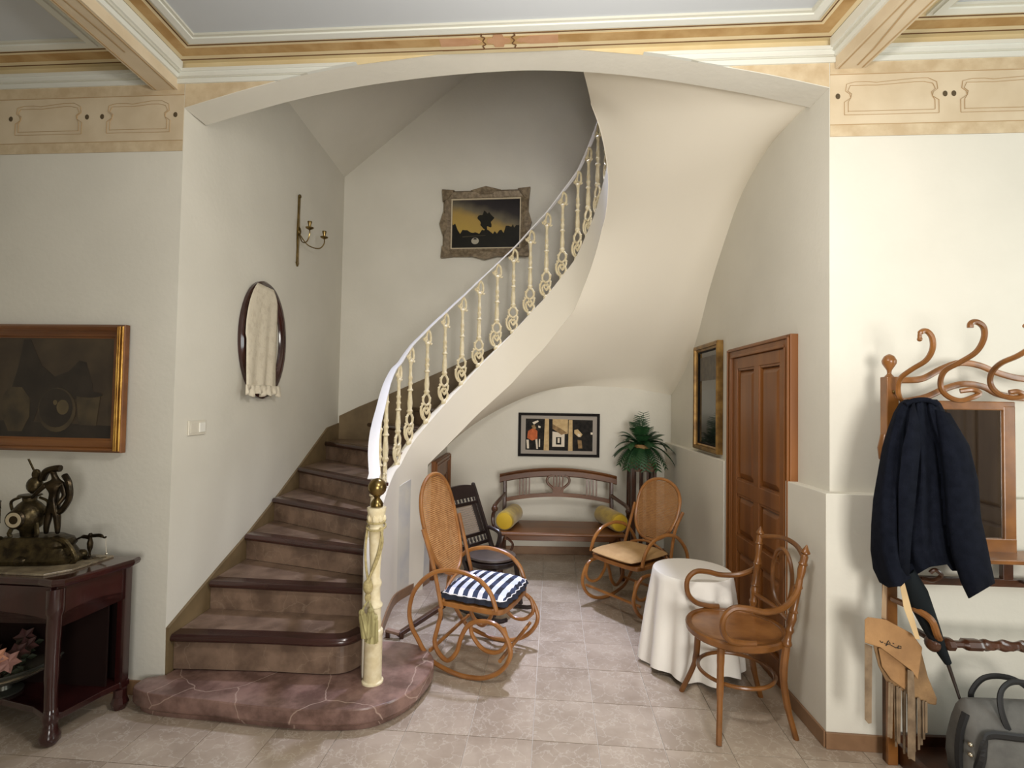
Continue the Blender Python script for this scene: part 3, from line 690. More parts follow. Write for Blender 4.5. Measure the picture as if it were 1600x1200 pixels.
flat('painted_cloth', [(-.28,-.08),(-.23,.0),(-.2,.1),(-.17,.26),(-.13,.26),(-.06,.12),(.02,.06),(.1,.09),(.16,.15),(.2,.14),(.24,.02),(.25,-.06),(.1,-.06),(-.05,-.05),(-.1,-.2),(-.24,-.25)], M_sl2, t, -.0152)
flat('painted_table', [(-W/2+.075,-Hh/2+.075),(W/2-.075,-Hh/2+.075),(W/2-.075,-.2),(-W/2+.075,-.18)], M_sl2, t, -.0156)
flat('painted_jug', [(-.28,-.05),(-.25,0),(-.17,.0),(-.12,-.06),(-.12,-.16),(-.16,-.24),(-.24,-.24),(-.28,-.16)], M_sl3, t, -.0162)
flat('painted_bowl', el(.04,-.12,.11,.12), M_sl3, t, -.0168); flat('painted_bowl', el(.035,-.11,.098,.105), M_sl2, t, -.0172); flat('painted_highlight', el(.075,-.105,.035,.04), M_sl4, t, -.0176); flat('painted_highlight', el(.03,-.08,.012,.014), M_sl4, t, -.0176)
flat('painted_pot', [(.15,-.03),(.29,-.035),(.27,-.2),(.17,-.2)], M_sl3, t, -.0168); flat('painted_rim', el(.22,-.035,.08,.016), M_sl2, t, -.0174)
# landscape high on the stair wall
t, W, Hh = pic('landscape_painting', 'dusk landscape painting in a silvery carved frame high on the stair wall', 'painting', (-.765, 5.51), (.16, 5.40), 3.075, 3.80)
b = B(); frame_mesh(b, W-.03, Hh-.03, [(0,.0),(0,.03),(.02,.05),(.045,.04),(.07,.03),(.085,.03),(.085,0)]); 
b.lathe([(.002,0)]*2, 3)
for sx in (-1, 1):
    for sz in (-1, 1):
        b.prism([(sx*W/2*1.0, sz*Hh/2), (sx*(W/2-.13), sz*(Hh/2-.012)), (sx*(W/2-.10), sz*(Hh/2-.06)), (sx*(W/2-.06), sz*(Hh/2-.10)), (sx*(W/2-.012), sz*(Hh/2-.13))], .045, 'y', -.055)
for sz in (-1, 1): b.prism([(-.16, sz*(Hh/2-.02)), (-.04, sz*(Hh/2+.012)), (0, sz*(Hh/2+.022)), (.04, sz*(Hh/2+.012)), (.16, sz*(Hh/2-.02)), (.05, sz*(Hh/2-.06)), (-.05, sz*(Hh/2-.06))], .04, 'y', -.052)
for sx in (-1, 1): b.prism([(sx*(W/2-.02), -.13), (sx*(W/2+.012), -.03), (sx*(W/2+.02), 0), (sx*(W/2+.012), .03), (sx*(W/2-.02), .13), (sx*(W/2-.06), .05), (sx*(W/2-.06), -.05)], .04, 'y', -.052)
obj('frame', b, M_sfr, t, bevel=.006)
b = B(); frame_mesh(b, W-.19, Hh-.19, [(0,.0),(0,.03),(.012,.03),(.014,.02),(.014,0)]); obj('inner_slip', b, M_ivory, t)
W -= .216; Hh -= .216
def ground_mat():
    m = bpy.data.materials.new('painted_dusk_sky'); m.use_nodes = True; nt = m.node_tree; p = nt.nodes['Principled BSDF']; N = nt.nodes.new; L = nt.links.new; p.inputs['Roughness'].default_value = .35
    tc = N('ShaderNodeTexCoord'); n = N('ShaderNodeTexNoise'); n.inputs['Scale'].default_value = 4; n.inputs['Detail'].default_value = 5; L(tc.outputs['Object'], n.inputs['Vector'])
    sx = N('ShaderNodeSeparateXYZ'); L(tc.outputs['Object'], sx.inputs[0])
    ma = N('ShaderNodeMath'); ma.operation = 'MULTIPLY_ADD'; L(n.outputs['Fac'], ma.inputs[0]); ma.inputs[1].default_value = .22; L(sx.outputs['Z'], ma.inputs[2])
    mb = N('ShaderNodeMath'); mb.operation = 'MULTIPLY_ADD'; L(sx.outputs['X'], mb.inputs[0]); mb.inputs[1].default_value = .30; L(ma.outputs[0], mb.inputs[2])
    r = N('ShaderNodeValToRGB'); e = r.color_ramp.elements; mr = N('ShaderNodeMapRange'); mr.inputs[1].default_value = -.1; mr.inputs[2].default_value = .50; L(mb.outputs[0], mr.inputs[0])
    e[0].position = 0; e[0].color = lin((188,160,80)); e[1].position = 1; e[1].color = lin((20,18,20))
    for po, c in ((.35, (170,142,78)), (.5, (110,102,84)), (.68, (48,44,46))): q = e.new(po); q.color = lin(c)
    L(mr.outputs[0], r.inputs[0]); L(r.outputs[0], p.inputs['Base Color']); return m
flat('canvas', [(-W/2,-Hh/2),(W/2,-Hh/2),(W/2,Hh/2),(-W/2,Hh/2)], ground_mat(), t, -.012)
M_lp = mat('painted_trees', (16,17,14), .4, var=(24,24,16), scale=20); M_lp2 = mat('painted_ground', (14,14,14), .4, var=(28,27,22), scale=6)
zz = -.09; pts = [(-W/2, -Hh/2), (W/2, -Hh/2), (W/2, -.02)]
random.seed(3); x = W/2
while x > -W/2+.02: x -= random.uniform(.012, .03); pts.append((x, zz+random.uniform(-.02, .03)+(.06 if x > .2 else 0)+(.09 if x < -.3 else 0)))
pts.append((-W/2, .02)); flat('painted_trees', pts, M_lp, t, -.0128)
tr_ = [(.0+.075*math.cos(a)*(1+.25*math.sin(5*a)), .04+.085*math.sin(a)*(1+.2*math.cos(7*a))) for a in [2*PI*i/40 for i in range(40)]]
flat('painted_tree', tr_, M_lp, t, -.0132); flat('painted_tree', [(-.015,-.1),(.02,-.1),(.01,.0),(-.005,.0)], M_lp, t, -.0134)
flat('painted_pond', [(-.25,-.13),(.0,-.12),(-.0,-.125),(-.24,-.14)], mat('painted_water', (70,64,50), .4), t, -.0134)
flat('painted_house', el(-.11,-.18,.04,.035), mat('painted_pale', (170,164,146), .5), t, -.0136); flat('painted_house', [(-.13,-.165),(-.09,-.165),(-.1,-.15),(-.12,-.15)], M_lp, t, -.0139)
# narrow picture on the right wall
y0, y1 = 4.60, 4.0
t, W, Hh = pic('narrow_mirror_picture', 'tall narrow gilt-framed dark glazed picture hung between soffit and pine door', 'picture', (wallX(y0)-.004, y0), (wallX(y1)-.004, y1), 1.21, 2.085)
b = B(); frame_mesh(b, W, Hh, [(0,0),(0,.045),(.01,.05),(.03,.045),(.032,.03),(.038,.03),(.05,.02),(.05,0)]); obj('frame', b, mat('dull_gilt', (160,124,66), .35, .5, var=(110,80,40), scale=12), t)
b = B(); frame_mesh(b, W-.096, Hh-.096, [(0,0),(0,.022),(.012,.022),(.012,0)]); obj('inner_frame', b, M_bfr, t)
flat('glass', [(-W/2+.058,-Hh/2+.058),(W/2-.058,-Hh/2+.058),(W/2-.058,Hh/2-.058),(-W/2+.058,Hh/2-.058)], mat('dark_glazing', (28,30,30), .06, var=(44,44,42), scale=3, spec=1.0), t, -.012)
flat('engraving', [(-W/2+.09,.14),(W/2-.09,.14),(W/2-.09,Hh/2-.1),(-W/2+.09,Hh/2-.1)], mat('faded_engraving', (86,78,64), .5, var=(56,50,44), scale=18, spec=.8), t, -.0125)
# triptych poster over the bench
t, W, Hh = pic('triptych_poster', 'black-framed three-part photo poster with grey mount above the bench', 'poster', (.075, 5.512), (.925, 5.512), 1.013, 1.468)
b = B(); frame_mesh(b, W, Hh, [(0,0),(0,.018),(.028,.018),(.028,0)]); obj('frame', b, M_bfr, t)
flat('mount', [(-W/2+.027,-Hh/2+.027),(W/2-.027,-Hh/2+.027),(W/2-.027,Hh/2-.027),(-W/2+.027,Hh/2-.027)], M_mount, t, -.006)
def P2(*a): return [(W*(x-.5), Hh*(.5-z)) for x, z in a]
def sp(nm, pts, m, y): return flat(nm, P2(*pts), m, t, y)
c_ = lambda n, a, v=None: mat(n, a, .7, var=v, scale=24, spec=.15)
Mk = c_('print_black', (26,24,22), (44,40,36)); Ms = c_('print_sand', (206,180,134), (186,158,114)); Mo = c_('print_orange', (200,110,66), (168,88,54)); Mw = c_('print_white', (222,210,190)); Mg = c_('print_brown', (120,98,70), (160,130,90))
sp('print', [(.09,.135),(.915,.15),(.915,.865),(.09,.85)], Mk, -.0068)
sp('print', [(.325,.13),(.375,.13),(.38,.86),(.315,.86)], Ms, -.0075); sp('print', [(.62,.15),(.665,.15),(.67,.86),(.615,.86)], Ms, -.0075)
sp('print', [(.42,.14),(.61,.14),(.61,.47),(.55,.48),(.49,.42),(.42,.30)], Ms, -.0075); sp('print', [(.42,.25),(.52,.35),(.60,.45),(.53,.50),(.47,.42),(.42,.36)], Mg, -.008)
sp('print', [(.42,.42),(.57,.47),(.57,.77),(.42,.77)], Mw, -.0078); sp('print', [(.465,.55),(.53,.55),(.53,.72),(.465,.72)], Mk, -.0082); sp('print', [(.485,.57),(.51,.57),(.51,.68),(.485,.68)], Mw, -.0085)
sp('print', [(.12,.42),(.19,.34),(.235,.42),(.235,.60),(.17,.64),(.11,.58)], Mo, -.0076); sp('print', [(.17,.22),(.24,.17),(.25,.2),(.19,.27)], Mw, -.0076); sp('print', [(.16,.30),(.2,.27),(.22,.36),(.18,.38)], Mg, -.0078)
sp('print', [(.245,.29),(.275,.31),(.27,.35),(.245,.34)], Mw, -.0076); sp('print', [(.10,.62),(.13,.62),(.135,.82),(.11,.82)], Mw, -.0076); sp('print', [(.21,.6),(.235,.6),(.245,.83),(.225,.83)], Mw, -.0076); sp('print', [(.255,.6),(.27,.6),(.27,.78),(.255,.78)], Mw, -.0076)
sp('print', [(.69,.38),(.73,.36),(.79,.48),(.77,.54),(.74,.54),(.69,.46)], Ms, -.0076); sp('print', [(.73,.46),(.77,.48),(.76,.54),(.73,.52)], Mw, -.008); sp('print', [(.89,.43),(.915,.43),(.915,.48),(.89,.48)], Mw, -.0076); sp('print', [(.73,.6),(.78,.62),(.79,.8),(.74,.8)], Mg, -.0076)
# wall switch
t = thing('light_switch', 'ivory double light switch on the wall left of the stairs', 'switch', (XLB+.002, 3.035, 1.408), PI/2)
b = B(); b.box((-.082, -.010, -.042), (.082, 0, .042)); obj('plate', b, M_plast, t, bevel=.003)
b = B(); b.box((.012, -.016, -.028), (.068, -.009, .028)); obj('rocker', b, mat('white_rocker', (238,236,226), .3), t, bevel=.003)
b = B(); b.box((-.068, -.012, -.028), (-.012, -.009, .028)); obj('blank_plate', b, M_plast, t, bevel=.002)
# oval mirror with a lace cloth
t = thing('oval_mirror', 'oval mirror in dark mahogany frame on the wall beside the stairs', 'mirror', (XLB+.003, 3.795, 2.0), PI/2)
RX, RZ_ = .338, .425
b = B(); rs = []
for i in range(48):
    a = 2*PI*i/48; ca, sa = math.cos(a), math.sin(a)
    rs.append([Vector(((RX-d)*ca, -h, (RZ_-d)*sa)) for d, h in ((0, .0), (.0, .02), (.014, .034), (.04, .036), (.062, .026), (.072, .016), (.072, 0))])
b.rings(rs, closed=True); obj('frame', b, M_mog, t, smooth=True)
flat('glass', el(0, 0, RX-.068, RZ_-.068, 40), M_mir, t, -.006, .004)
lc = thing('lace_cloth', 'cream lace cloth draped over the oval mirror', 'cloth', (XLB+.045, 3.715, 2.0), PI/2)
b = B(); rows = []
for j in range(25):
    v = j/24; z = .375-.74*v; row = []
    for i in range(21):
        u = -1+2*i/20
        hw_l = min(.265, .265*math.sqrt(max(.02, 1-(max(z, -.1)/.42)**2))) if z > 0 else .25
        hw_r = hw_l if z > .1 else min(hw_l, .2)
        hw_r = min(hw_r, .19); x = u*hw_l if u < 0 else u*hw_r
        y = -.012-.008*math.sin(u*9+v*3)*v-.01*v; dz = .02*math.sin(u*7)*v if v > .8 else 0
        row.append(Vector((x, y, z+dz)))
    rows.append(row)
b.grid(rows); obj('cloth_sheet', b, M_lace, lc, smooth=True, solid=.002)
b = B(); rows = []
for j in range(5):
    v = j/4; rows.append([Vector((-.275+.5*i/30, -.03-.012*math.sin(i*1.3)*(.3+v), -.33-.07*v+.012*math.sin(i*.8)*v)) for i in range(31)])
b.grid(rows); obj('lace_border', b, M_lace, lc, smooth=True, solid=.002)
# wall sconce
t = thing('wall_sconce', 'slim brass two-arm candle sconce high on the stair wall', 'sconce', (XLB+.002, 4.355, 2.98), PI/2)
b = B(); b.prism([(-.012,.30),(.018,.30),(.012,.15),(.02,.0),(.012,-.15),(.016,-.26),(.024,-.27),(.0,-.30),(-.024,-.27),(-.016,-.26),(-.012,-.15),(-.02,.0),(-.012,.15)], .014, 'y', -.014); b.ball((0,-.016,.0),.024,1,.6,1.5,8); b.ball((0,-.012,.295),.02,1,.6,.8,8); obj('backplate', b, M_brass, t, smooth=True, bevel=.002)
for sx in (-1, 1):
    ex, ey = (.15, -.17) if sx > 0 else (-.10, -.14)
    b = B(); b.tube(cr([(0,-.015,-.02),(ex*.35,ey*.4,-.10),(ex*.8,ey*.8,-.11),(ex,ey,-.06),(ex,ey,-.005)], 6), .005, 6); arm = obj('arm', b, M_brass, t, smooth=True)
    b = B(); b.lathe([(.006,-.02),(.03,-.008),(.034,0),(.01,.004),(.012,.02),(.018,.04),(.018,.05),(.004,.052)], 12, (ex, ey, 0)); obj('candle_cup', b, M_brass, arm, smooth=True)

# ------------------------------------------------------------------ bench with bolsters
t = thing('bench', 'mahogany two-seat bench with lyre back against the rear wall', 'bench', (.475, 5.0, 0), -.012)
Lb = .585
b = B(); b.box((-.56, -.27, .385), (.56, .21, .415)); b.tube([(-.56,-.272,.40),(.56,-.272,.40)], .014, 8); obj('seat', b, M_bench, t, bevel=.006)
b = B(); b.box((-.54, -.24, .335), (.54, -.22, .385)); obj('seat_rail', b, M_bench, t, bevel=.003)
def arc_y(x): return .30+.0*x
def crest(x): return .925-.13*(x/Lb)**2*.55
b = B(); rs = []
for i in range(25):
    x = -Lb+2*Lb*i/24; c = crest(x)
    rs.append([Vector((x, .27, c)), Vector((x, .262, c-.012)), Vector((x, .272, c-.02)), Vector((x, .262, c-.028)), Vector((x, .262, c-.075)), Vector((x, .274, c-.085)), Vector((x, .30, c-.085)), Vector((x, .305, c))])
b.rings(rs); obj('crest_rail', b, M_bench, t, smooth=True)
b = B(); rs = []
for i in range(25):
    x = -.53+1.06*i/24; c = crest(x)-.245-.03*(x/.53)**2*0
    rs.append([Vector((x, .255, c)), Vector((x, .255, c-.038)), Vector((x, .28, c-.038)), Vector((x, .28, c))])
b.rings(rs); obj('lower_rail', b, M_bench, t, smooth=True)
for sx in (-1, 1):
    for q in (-1.5, -.5, .5, 1.5):
        x = sx*.335+q*.032; b = B(); c = crest(x); b.obox((x, .27, c-.25), (x, .282, c-.08), .014, .012, (0,1,0)); obj('slat', b, M_bench, t)
# lyre
b = B()
for sx in (-1, 1): b.tube([(p.x*sx, .268, p.y) for p in cr([(.03,.70,0),(.05,.725,0),(.10,.77,0),(.112,.805,0),(.095,.84,0),(.06,.852,0)], 5)], .013, 6)
b.prism([(-.055,.655),(.055,.655),(.052,.70),(.06,.74),(-.06,.74),(-.052,.70)], .016, 'y', .26)
lyre = obj('lyre_splat', b, M_bench, t, smooth=True)
for x in (-.045, -.015, .015, .045): b = B(); b.box((x-.007, .262, .735), (x+.007, .276, .85)); obj('lyre_string', b, M_bench, lyre)
for sx in (-1, 1):
    b = B(); b.tube(cr([(sx*.535,.29,.86),(sx*.53,.26,.62),(sx*.535,.235,.42),(sx*.53,.24,.2),(sx*.53,.27,0)], 5), .02, 6); obj('leg', b, M_dstand, t, smooth=True)
    b = B(); b.tube(cr([(sx*.53,-.22,.39),(sx*.55,-.25,.30),(sx*.545,-.22,.15),(sx*.55,-.26,0)], 5), [.028]*5+[.022]*10+[.02], 6); obj('leg', b, M_dstand, t, smooth=True)
    b = B(); b.tube(cr([(sx*.53,.27,.665),(sx*.56,.12,.65),(sx*.60,-.08,.635),(sx*.615,-.16,.615),(sx*.61,-.185,.59)], 6), [.018]*16+[.021]*6+[.024]*3, 8); b.ball((sx*.612,-.17,.60),.03,1,1,1,8)
    b.tube(cr([(sx*.605,-.13,.60),(sx*.63,-.1,.52),(sx*.62,-.12,.44),(sx*.57,-.17,.40)], 6), .016, 6); obj('armrest', b, M_dstand, t, smooth=True)
    b = B(); b.tube([(p.x, p.y, p.z) for p in cr([(sx*.50,-.24,.36),(sx*.44,-.245,.30),(sx*.48,-.245,.22),(sx*.54,-.245,.26)], 5)], .011, 6); obj('bracket', b, M_dstand, t, smooth=True)
for i, (x, dx, lab) in enumerate(((-.475, .10, 'mustard bolster at the left end of the bench, beside the dark chair'), (.475, -.10, 'mustard bolster at the right end of the bench, behind the rear rocking chair'))):
    o = thing('bolster_cushion', lab, 'cushion', (.475+x, 4.98, .416+.085), 0, 'bolsters on the bench')
    d = Vector((dx, .40, 0)).normalized(); Q_ = d.to_track_quat('Z', 'Y').to_matrix().to_4x4()
    b = B(); b.lathe([(.001,-.20),(.075,-.20),(.084,-.19),(.086,-.17),(.085,0),(.086,.17),(.084,.19),(.075,.20),(.001,.20)], 22, M=Q_); obj('cover', b, M_must, o, smooth=True)
    b = B(); b.lathe([(.001,-.2005),(.074,-.2005),(.070,-.203),(.001,-.205)], 20, M=Q_); obj('end_disc', b, mat('bolster_end', (200,166,40), .75), o, smooth=True)
# plant stand, pot, fern
t = thing('plant_stand', 'tall dark slatted plant stand in the rear corner', 'plant stand', (1.285, 5.18, 0))
b = B(); b.box((-.13,-.13,.99), (.13,.13,1.02)); obj('top', b, M_bench, t, bevel=.004)
b = B(); b.box((-.11,-.11,.12), (.11,.11,.14)); obj('shelf', b, M_bench, t, bevel=.003)
for sx in (-1,1):
    for sy in (-1,1): b = B(); b.box((sx*.105-.014, sy*.105-.014, 0), (sx*.105+.014, sy*.105+.014, .99)); obj('leg', b, M_dstand, t, bevel=.002)
for q in (-.035, .035):
    for (ax, ay) in ((0, -.105), (0, .105)): b = B(); b.box((q-.009, ay-.006, .14), (q+.009, ay+.006, .99)); obj('slat', b, M_dstand, t)
    for ax in (-.105, .105): b = B(); b.box((ax-.006, q-.009, .14), (ax+.006, q+.009, .99)); obj('slat', b, M_dstand, t)
b = B(); 
for sy in (-1,1): b.box((-.1, sy*.105-.008, .93), (.1, sy*.105+.008, .99))
obj('apron', b, M_bench, t)
pt = thing('potted_fern', 'green fern in a straw-coloured pot on the tall plant stand', 'plant', (1.285, 5.18, 1.021))
b = B(); b.lathe([(.001,0),(.062,0),(.078,.05),(.09,.13),(.094,.16),(.088,.165),(.082,.15),(.001,.145)], 20); obj('pot', b, M_pot, pt, smooth=True)
random.seed(11)
def frond(az, L, rise, droop, wd=.035):
    b = B(); n = 14; sp_ = []
    for i in range(n+1):
        t_ = i/n; r = L*t_*(1-.15*t_); z = .14+rise*t_-droop*t_*t_; sp_.append(Vector((r*math.cos(az), r*math.sin(az), z)))
    b.tube(sp_, .0022, 4); side = Vector((-math.sin(az), math.cos(az), 0))
    for i in range(1, n+1):
        p = sp_[i]; tg = (sp_[i]-sp_[i-1]).normalized(); l = wd*math.sin(PI*min(1, .25+.75*(1-(i/n)))*.95)+.008; upv = side.cross(tg)
        for sg in (-1, 1):
            for h in (0, .5):
                q = p-tg*h*L/n; tip = q+side*sg*l*1.0+tg*l*.5-Vector((0,0,.15*l)); w2 = tg*L/n*.46
                b.add([q-w2, q+w2, tip+w2*.3, tip-w2*.3, q+upv*.003], [(0,1,2,3),(0,1,4)])
    return b
fr_spec = [(PI*.95,.30,.20,.20),(PI*1.02,.33,.12,.20),(PI*.8,.26,.26,.16),(PI*1.1,.30,.10,.26),(PI*1.2,.26,.10,.30),(PI*.9,.24,.30,.16),(PI*.5,.12,.34,.05),(PI*1.5,.08,.36,.03),(PI*.4,.10,.28,.03),(PI*1.7,.12,.24,.05),
 (PI*.1,.26,.22,.10),(PI*.02,.34,.22,.22),(PI*1.95,.40,.20,.26),(PI*1.9,.38,.13,.28),(PI*1.8,.30,.12,.30),(PI*1.68,.26,.08,.28),(PI*1.5,.22,.08,.28),(PI*1.4,.22,.10,.28),(PI*1.3,.24,.10,.28),(PI*1.18,.22,.20,.2),(PI*1.6,.18,.2,.16),(PI*1.85,.24,.22,.14),(PI*1.45,.16,.24,.12),(PI*1.98,.30,.28,.30),(PI*1.05,.22,.06,.26)]
fr_spec += [(PI*(.1+.19*i), .14+.03*(i % 3), .20+.05*(i % 4), .12+.03*(i % 3)) for i in range(11)]
for a, L_, r_, d_ in fr_spec: obj('frond', frond(a, L_*.95, r_, d_, .062), M_leaf, pt)

# ------------------------------------------------------------------ cane rocking chairs
def cane(b, inside, x0, x1, z0, z1, fn, hw=.0072, vw=.0040, sh=.0115, st=.0062, which='both'):
    """strands in two directions clipped to a closed outline; fn maps panel (a,h) to 3-D"""
    def run(fixed, lo, hi, hor):
        k = 26; cur = []
        for i in range(k+1):
            v = lo+(hi-lo)*i/k; a, h = (v, fixed) if hor else (fixed, v)
            if inside(a, h): cur.append((a, h))
            elif len(cur) > 1: yield cur; cur = []
            else: cur = []
        if len(cur) > 1: yield cur
    def strip(c, hor, off_):
        L_ = []; wv = hw if hor else vw
        for a, h in c:
            if hor: p, q = fn(a, h-wv/2), fn(a, h+wv/2)
            else: p, q = fn(a-wv/2, h), fn(a+wv/2, h)
            L_.append([p+off_, q+off_])
        b.grid(L_)
    h = z0 if which != 'warp' else z1
    while h < z1:
        for c in run(h, x0, x1, True): strip(c, True, Vector((.0012, 0, 0)))
        h += sh
    a = x0 if which != 'weft' else x1
    while a < x1:
        for c in run(a, z0, z1, False): strip(c, False, Vector((0, 0, 0)))
        a += st
def rocker_chair(name, label, m, mc, group, lean, ztop, wback=.20, tilt=0):
    t = thing(name, label, 'rocking chair', group=group)
    K = 1.042; raw = [(.368,.445),(.361,.472),(.327,.544),(.249,.606),(.123,.63),(.026,.617),(-.035,.590),(-.095,.539),(-.145,.467),(-.167,.363),(-.148,.277),(-.11,.220),(-.07,.163),(-.02,.115),(.06,.085),(.14,.068),(.21,.065),(.30,.077),(.38,.117),(.43,.17),(.455,.23),(.443,.29),(.408,.345),(.352,.378),(.27,.375),(.205,.344),(.163,.271),(.137,.187),(.085,.132),(.03,.16),(.0,.222),(.017,.301),(.034,.374),(.03,.41)]
    path = [(s*K, CH-(CH-z)*K) for s, z in raw]
    HW = .255
    for sy in (-1, 1):
        side_ = B(); side_.tube([(p.x, sy*HW, max(p.y, .0)+.013) for p in cr([(a, c, 0) for a, c in path], 5)], .0135, 8, up=(0,1,0)); obj('rocker_side', side_, m, t, smooth=True)
        b = B(); b.tube([(p.x*K, sy*(HW-.012), CH-(CH-p.y)*K+.013) for p in cr([(s, z, 0) for s, z in [(.215,.355),(.225,.29),(.29,.226),(.372,.222),(.428,.28),(.41,.36)]], 5)], .012, 8, up=(0,1,0)); obj('brace_loop', b, m, t, smooth=True)
    SZ = .375
    b = B(); out = cr([(0,-.22,0),(.18,-.235,0),(.36,-.235,0),(.415,-.19,0),(.43,0,0),(.415,.19,0),(.36,.235,0),(.18,.235,0),(0,.22,0)], 4)
    n = len(out); rs = [[Vector((p.x, p.y, SZ-.0)) for p in out], [Vector((p.x, p.y, SZ+.03)) for p in out], [Vector(((p.x-.2)*.86+.2, p.y*.86, SZ+.03)) for p in out], [Vector(((p.x-.2)*.86+.2, p.y*.86, SZ)) for p in out]]
    vs = [q for r in rs for q in r]; b.add(vs, [((i % 4)*n+j, (i % 4)*n+(j+1) % n, ((i+1) % 4)*n+(j+1) % n, ((i+1) % 4)*n+j) for i in range(4) for j in range(n)])
    obj('seat_frame', b, m, t, bevel=.004)
    b = B(); rs = [[Vector(((p.x-.2)*.87+.2, p.y*.87, z)) for p in out] for z in (SZ+.016, SZ+.022)]; b.rings(rs); obj('seat_cane', b, mc, t)
    # back: oval panel and posts
    zb = .50; Hb = ztop-zb
    def base(h): return .03-lean*((h-SZ)/(ztop-SZ))**1.0
    def fn(a, h): return Vector((base(h)-.02*(1-(2*(h-zb)/Hb-1)**2)-.0, a, h))
    def half(h):
        v = (h-zb)/Hb; v = min(1, max(0, v)); return wback*(max(0, 1-abs(2*v-1)**2.6))**.5*(1-.12*(1-v))
    ovp = []
    for i in range(41): v = .5-.5*math.cos(PI*i/40); h = zb+Hb*v; ovp.append((half(h), h))
    loop = [fn(a, h) for a, h in ovp]+[fn(-a, h) for a, h in ovp[::-1]][1:-1]
    b = B(); b.tube(loop, .013, 8, closed=True); obj('back_frame', b, m, t, smooth=True)
    b = B(); cane(b, lambda a, h: abs(a) < half(h)-.004 and zb+.01 < h < ztop-.01, -wback, wback, zb, ztop, fn, which='weft'); obj('cane_weft', b, mc, t)
    b = B(); cane(b, lambda a, h: abs(a) < half(h)-.004 and zb+.01 < h < ztop-.01, -wback, wback, zb, ztop, fn, which='warp'); obj('cane_warp', b, M_warp, t)
    for sy in (-1, 1):
        b = B(); b.tube(cr([(.03, sy*.235, SZ-.01), (base(.6)-.0, sy*(wback*.97+.012), .6), (base(.80)-.012, sy*(wback+.022), zb+Hb*.52)], 6), .0125, 8); obj('back_post', b, m, t, smooth=True)
    b = B(); b.tube(cr([(.035,-.22,SZ+.02),(.02,-.14,SZ+.085),(.01,0,SZ+.115),(.02,.14,SZ+.085),(.035,.22,SZ+.02)], 6), .010, 8); obj('back_hoop', b, m, t, smooth=True)
    for x, z in ((-.02*K, .128), (.40*K, .145)):
        b = B(); b.tube([(x, -.27, z), (x, .27, z)], .011, 8); obj('cross_stretcher', b, m, t, smooth=True)
    return t
c1 = rocker_chair('rocking_chair', 'honey bentwood rocking chair with cane back and checked cushion by the stairs', M_bent, M_cane, 'bentwood rocking chairs', .20, 1.11, .225)
c1.location = (-.34, 3.36, 0); c1.rotation_euler = (0, 0, math.radians(-20))
c2 = rocker_chair('rocking_chair', 'paler bentwood rocking chair with plain beige cushion beside the cloth-covered table', M_bent, M_cane2, 'bentwood rocking chairs', .20, .97, .215)
c2.location = (1.11, 4.24, 0); c2.rotation_euler = (0, 0, math.radians(217))
# gingham cushion
def gingham():
    m = bpy.data.materials.new('navy_white_check'); m.use_nodes = True; nt = m.node_tree; p = nt.nodes['Principled BSDF']; N = nt.nodes.new; L = nt.links.new; p.inputs['Roughness'].default_value = .85
    tc = N('ShaderNodeTexCoord'); sx = N('ShaderNodeSeparateXYZ'); L(tc.outputs['Object'], sx.inputs[0])
    def band(sock, per, th):
        a = N('ShaderNodeMath'); a.operation = 'DIVIDE'; L(sock, a.inputs[0]); a.inputs[1].default_value = per
        f_ = N('ShaderNodeMath'); f_.operation = 'FRACT'; L(a.outputs[0], f_.inputs[0]); g = N('ShaderNodeMath'); g.operation = 'LESS_THAN'; L(f_.outputs[0], g.inputs[0]); g.inputs[1].default_value = th; return g.outputs[0]
    A_ = band(sx.outputs['X'], .062, .5); B_ = band(sx.outputs['Y'], .17, .5)
    m1 = N('ShaderNodeMixRGB'); L(B_, m1.inputs[0]); m1.inputs[1].default_value = lin((236,236,240)); m1.inputs[2].default_value = lin((206,212,226))
    m2 = N('ShaderNodeMixRGB'); L(B_, m2.inputs[0]); m2.inputs[1].default_value = lin((52,62,88)); m2.inputs[2].default_value = lin((24,28,44))
    m3 = N('ShaderNodeMixRGB'); L(A_, m3.inputs[0]); L(m1.outputs[0], m3.inputs[1]); L(m2.outputs[0], m3.inputs[2]); L(m3.outputs[0], p.inputs['Base Color']); return m
def cushion(b, hx, hy, hz, puck=.0):
    rows_t = []; n = 22
    def pt_(u, v, s): 
        e = (1-abs(u)**3.2)*(1-abs(v)**3.2); return Vector((hx*u*(1-.06*abs(v)**3)+puck*math.sin(v*19), hy*v*(1-.06*abs(u)**3)+puck*math.sin(u*19), s*hz*max(0, e)**.42))
    top = [[pt_(-1+2*i/n, -1+2*j/n, 1) for j in range(n+1)] for i in range(n+1)]; bot = [[pt_(-1+2*i/n, -1+2*j/n, -.8) for j in range(n+1)] for i in range(n+1)]
    b.grid(top); b.grid(bot); 
    return [top[0][j] for j in range(n)]+[top[i][n] for i in range(n)]+[top[n][j] for j in range(n, 0, -1)]+[top[i][0] for i in range(n, 0, -1)]
cu = thing('checked_cushion', 'navy and white checked seat cushion on the front rocking chair', 'cushion', c1.matrix_basis @ Vector((.215, 0, .447)), math.radians(-20))
b = B(); eg = cushion(b, .205, .215, .042, .006); obj('cover', b, gingham(), cu, smooth=True)
b = B(); b.tube(eg, .0035, 5, closed=True); obj('piping', b, M_white, cu)
b = B()
rr_ = [[p+Vector((p.x, p.y, 0)).normalized()*(.002)+Vector((0,0,.0)) for p in eg], [p+Vector((p.x, p.y, 0)).normalized()*(.014+.006*math.sin(i*.9))+Vector((0,0,-.028)) for i, p in enumerate(eg)]]
b.grid([list(x)+[x[0]] for x in rr_]); obj('flounce', b, mat('navy_flounce', (30,34,48), .85), cu, smooth=True)
